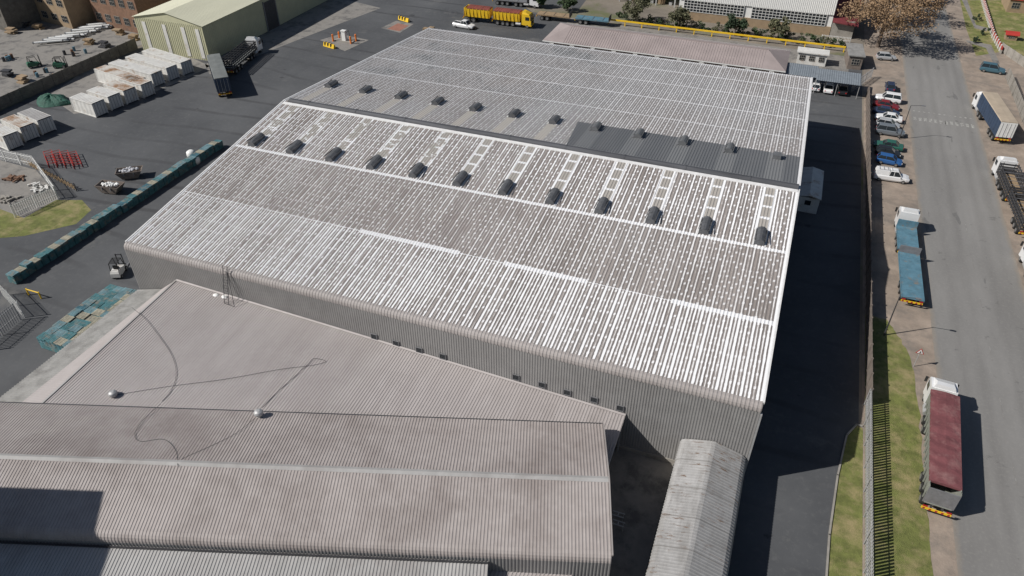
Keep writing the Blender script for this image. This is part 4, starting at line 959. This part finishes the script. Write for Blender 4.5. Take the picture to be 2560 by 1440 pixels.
for k in range(26):
    f=k/25; u=1545+f*560; v=58+f*72-random.uniform(2,9); p=W(u,v); r=random.uniform(.7,1.25)
    t=thing('shrub','low garden shrub in the strip behind the yellow rail','shrub',(p.x,p.y+1.5,0),0,'low shrubs behind the yellow rail')
    foliage((0,0,r*.8),(r*1.25,r*1.1,r),420,.14,100+k,8).build('foliage',M[('leafg','leafd','leafo')[k%3]],t)
    mb=MB(); 
    for q in range(4): mb.cyl((0,0,0),(.4*math.cos(q*1.6),.4*math.sin(q*1.6),r),.03,5,.01)
    mb.build('stem',M['bark'],t)
for k,(u,v) in enumerate(((2440,52),(2462,88),(2440,108))):
    p=W(u,v); r=.9; t=thing('shrub',['small dark shrub on the verge farthest up the street','small dark shrub at the fork of the footpath','small dark shrub above the teal car'][k],'shrub',(p.x,p.y,0))
    foliage((0,0,r*.8),(r,r,r),350,.14,200+k,7).build('foliage',M['leafd'],t)
# ------------------------------------------------------------ street right side
a,b,c,d_=[W(*q) for q in ((2452,0),(2458,40),(2480,95),(2502,135))]
def stripe_wall(p,q,label):
    d=q-p; L=d.length; t=thing('striped_fence',label,'fence',(p.x,p.y,0),math.atan2(d.y,d.x)); n=int(L/1.6)
    mb=MB(); mb.box(L/2,0,.35,L,.16,.7); mb.build('base_panel',M['conc'],t)
    for i in range(n):
        mb=MB(); mb.box((i+.5)*L/n,0,.95,L/n*.6,.14,.9); mb.build('red_panel',M['red'],t)
        mb=MB(); mb.box(i*L/n,0,.7,.3,.24,1.5); mb.build('pillar',M['white'],t)
stripe_wall(a,c,'red and white garden fence along the far side of the street'); stripe_wall(c,d_,'short near end of the red and white garden fence')
p=W(2500,128); p2=W(2590,190); wall('garden_wall',(p.x,p.y),(p2.x,p2.y),1.8,M['conc'],'pale garden wall behind the teal car')
p=W(2515,30); building('house','pale house with red roof beyond the striped fence','house',(p.x,p.y),0,12,9,3,M['tan'],M['red'],1,4,gable=1.6)
p=W(2512,100); building('garden_hut','tiny hut with a dark red roof in the garden across the street','hut',(p.x,p.y),0,2.2,1.8,1.2,M['tan'],M['red'],1,1,gable=.5)
def lamp(u,v,h,label,arm=1.6):
    p=W(u,v); t=thing('street_lamp',label,'street lamp',(p.x,p.y,0))
    mb=MB(); mb.cyl((0,0,0),(0,0,h),.09,8,.05); mb.build('pole',M['steel'],t)
    mb=MB(); mb.cyl((0,0,h),(arm,0,h+.25),.04,6); mb.build('arm',M['steel'],t)
    mb=MB(); mb.box(arm+.25,0,h+.25,.6,.22,.12); mb.build('lamp_head',M['grey'],t)
lamp(2210,838,5.6,'dark street lamp pole standing at the start of the grass verge')
lamp(2248,348,6.0,'dark street lamp pole standing in the gap of the parked row')
p=W(2284,916); t=thing('warning_sign','triangular red-edged warning sign on a pole by the grass verge','sign',(p.x,p.y,0))
mb=MB(); mb.cyl((0,0,0),(0,0,2.6),.04,8); mb.build('pole',M['galv'],t)
def tri(r,y,name,m,par):
    mb=MB(); P=[(r*math.cos(R(a)),r*math.sin(R(a))+2.2) for a in (90,210,330)]; mb.loft([[(x,y,z) for x,z in P],[(x,y-.02,z) for x,z in P]]); return mb.build(name,m,par)
tri(.5,-.06,'red_border',M['red'],t); tri(.34,-.085,'sign_face',M['white'],t)
mb=MB(); mb.box(0,-.115,2.22,.05,.01,.3); mb.box(0,-.115,2.16,.2,.01,.05); mb.build('symbol',M['black'],t)
for k,(u,v) in enumerate(((1545,1290),(1545,1312))):
    p=W(u,v,.5); t=thing('metal_stand',['metal stand in the shaded courtyard, farther from the camera','metal stand in the shaded courtyard, nearer the camera'][k],'stand',(p.x,p.y,0))
    mb=MB(); mb.box(0,-.2,.75,1.1,.08,.06); mb.box(0,.2,.75,1.1,.08,.06); mb.box(0,0,.75,.08,.4,.06); mb.build('top',M['galv'],t)
    for sx in (-.5,.5):
        for sy in (-.2,.2):
            mb=MB(); mb.bar((sx,sy,0),(sx*.8,sy,.75),.04); mb.build('leg',M['galv'],t)
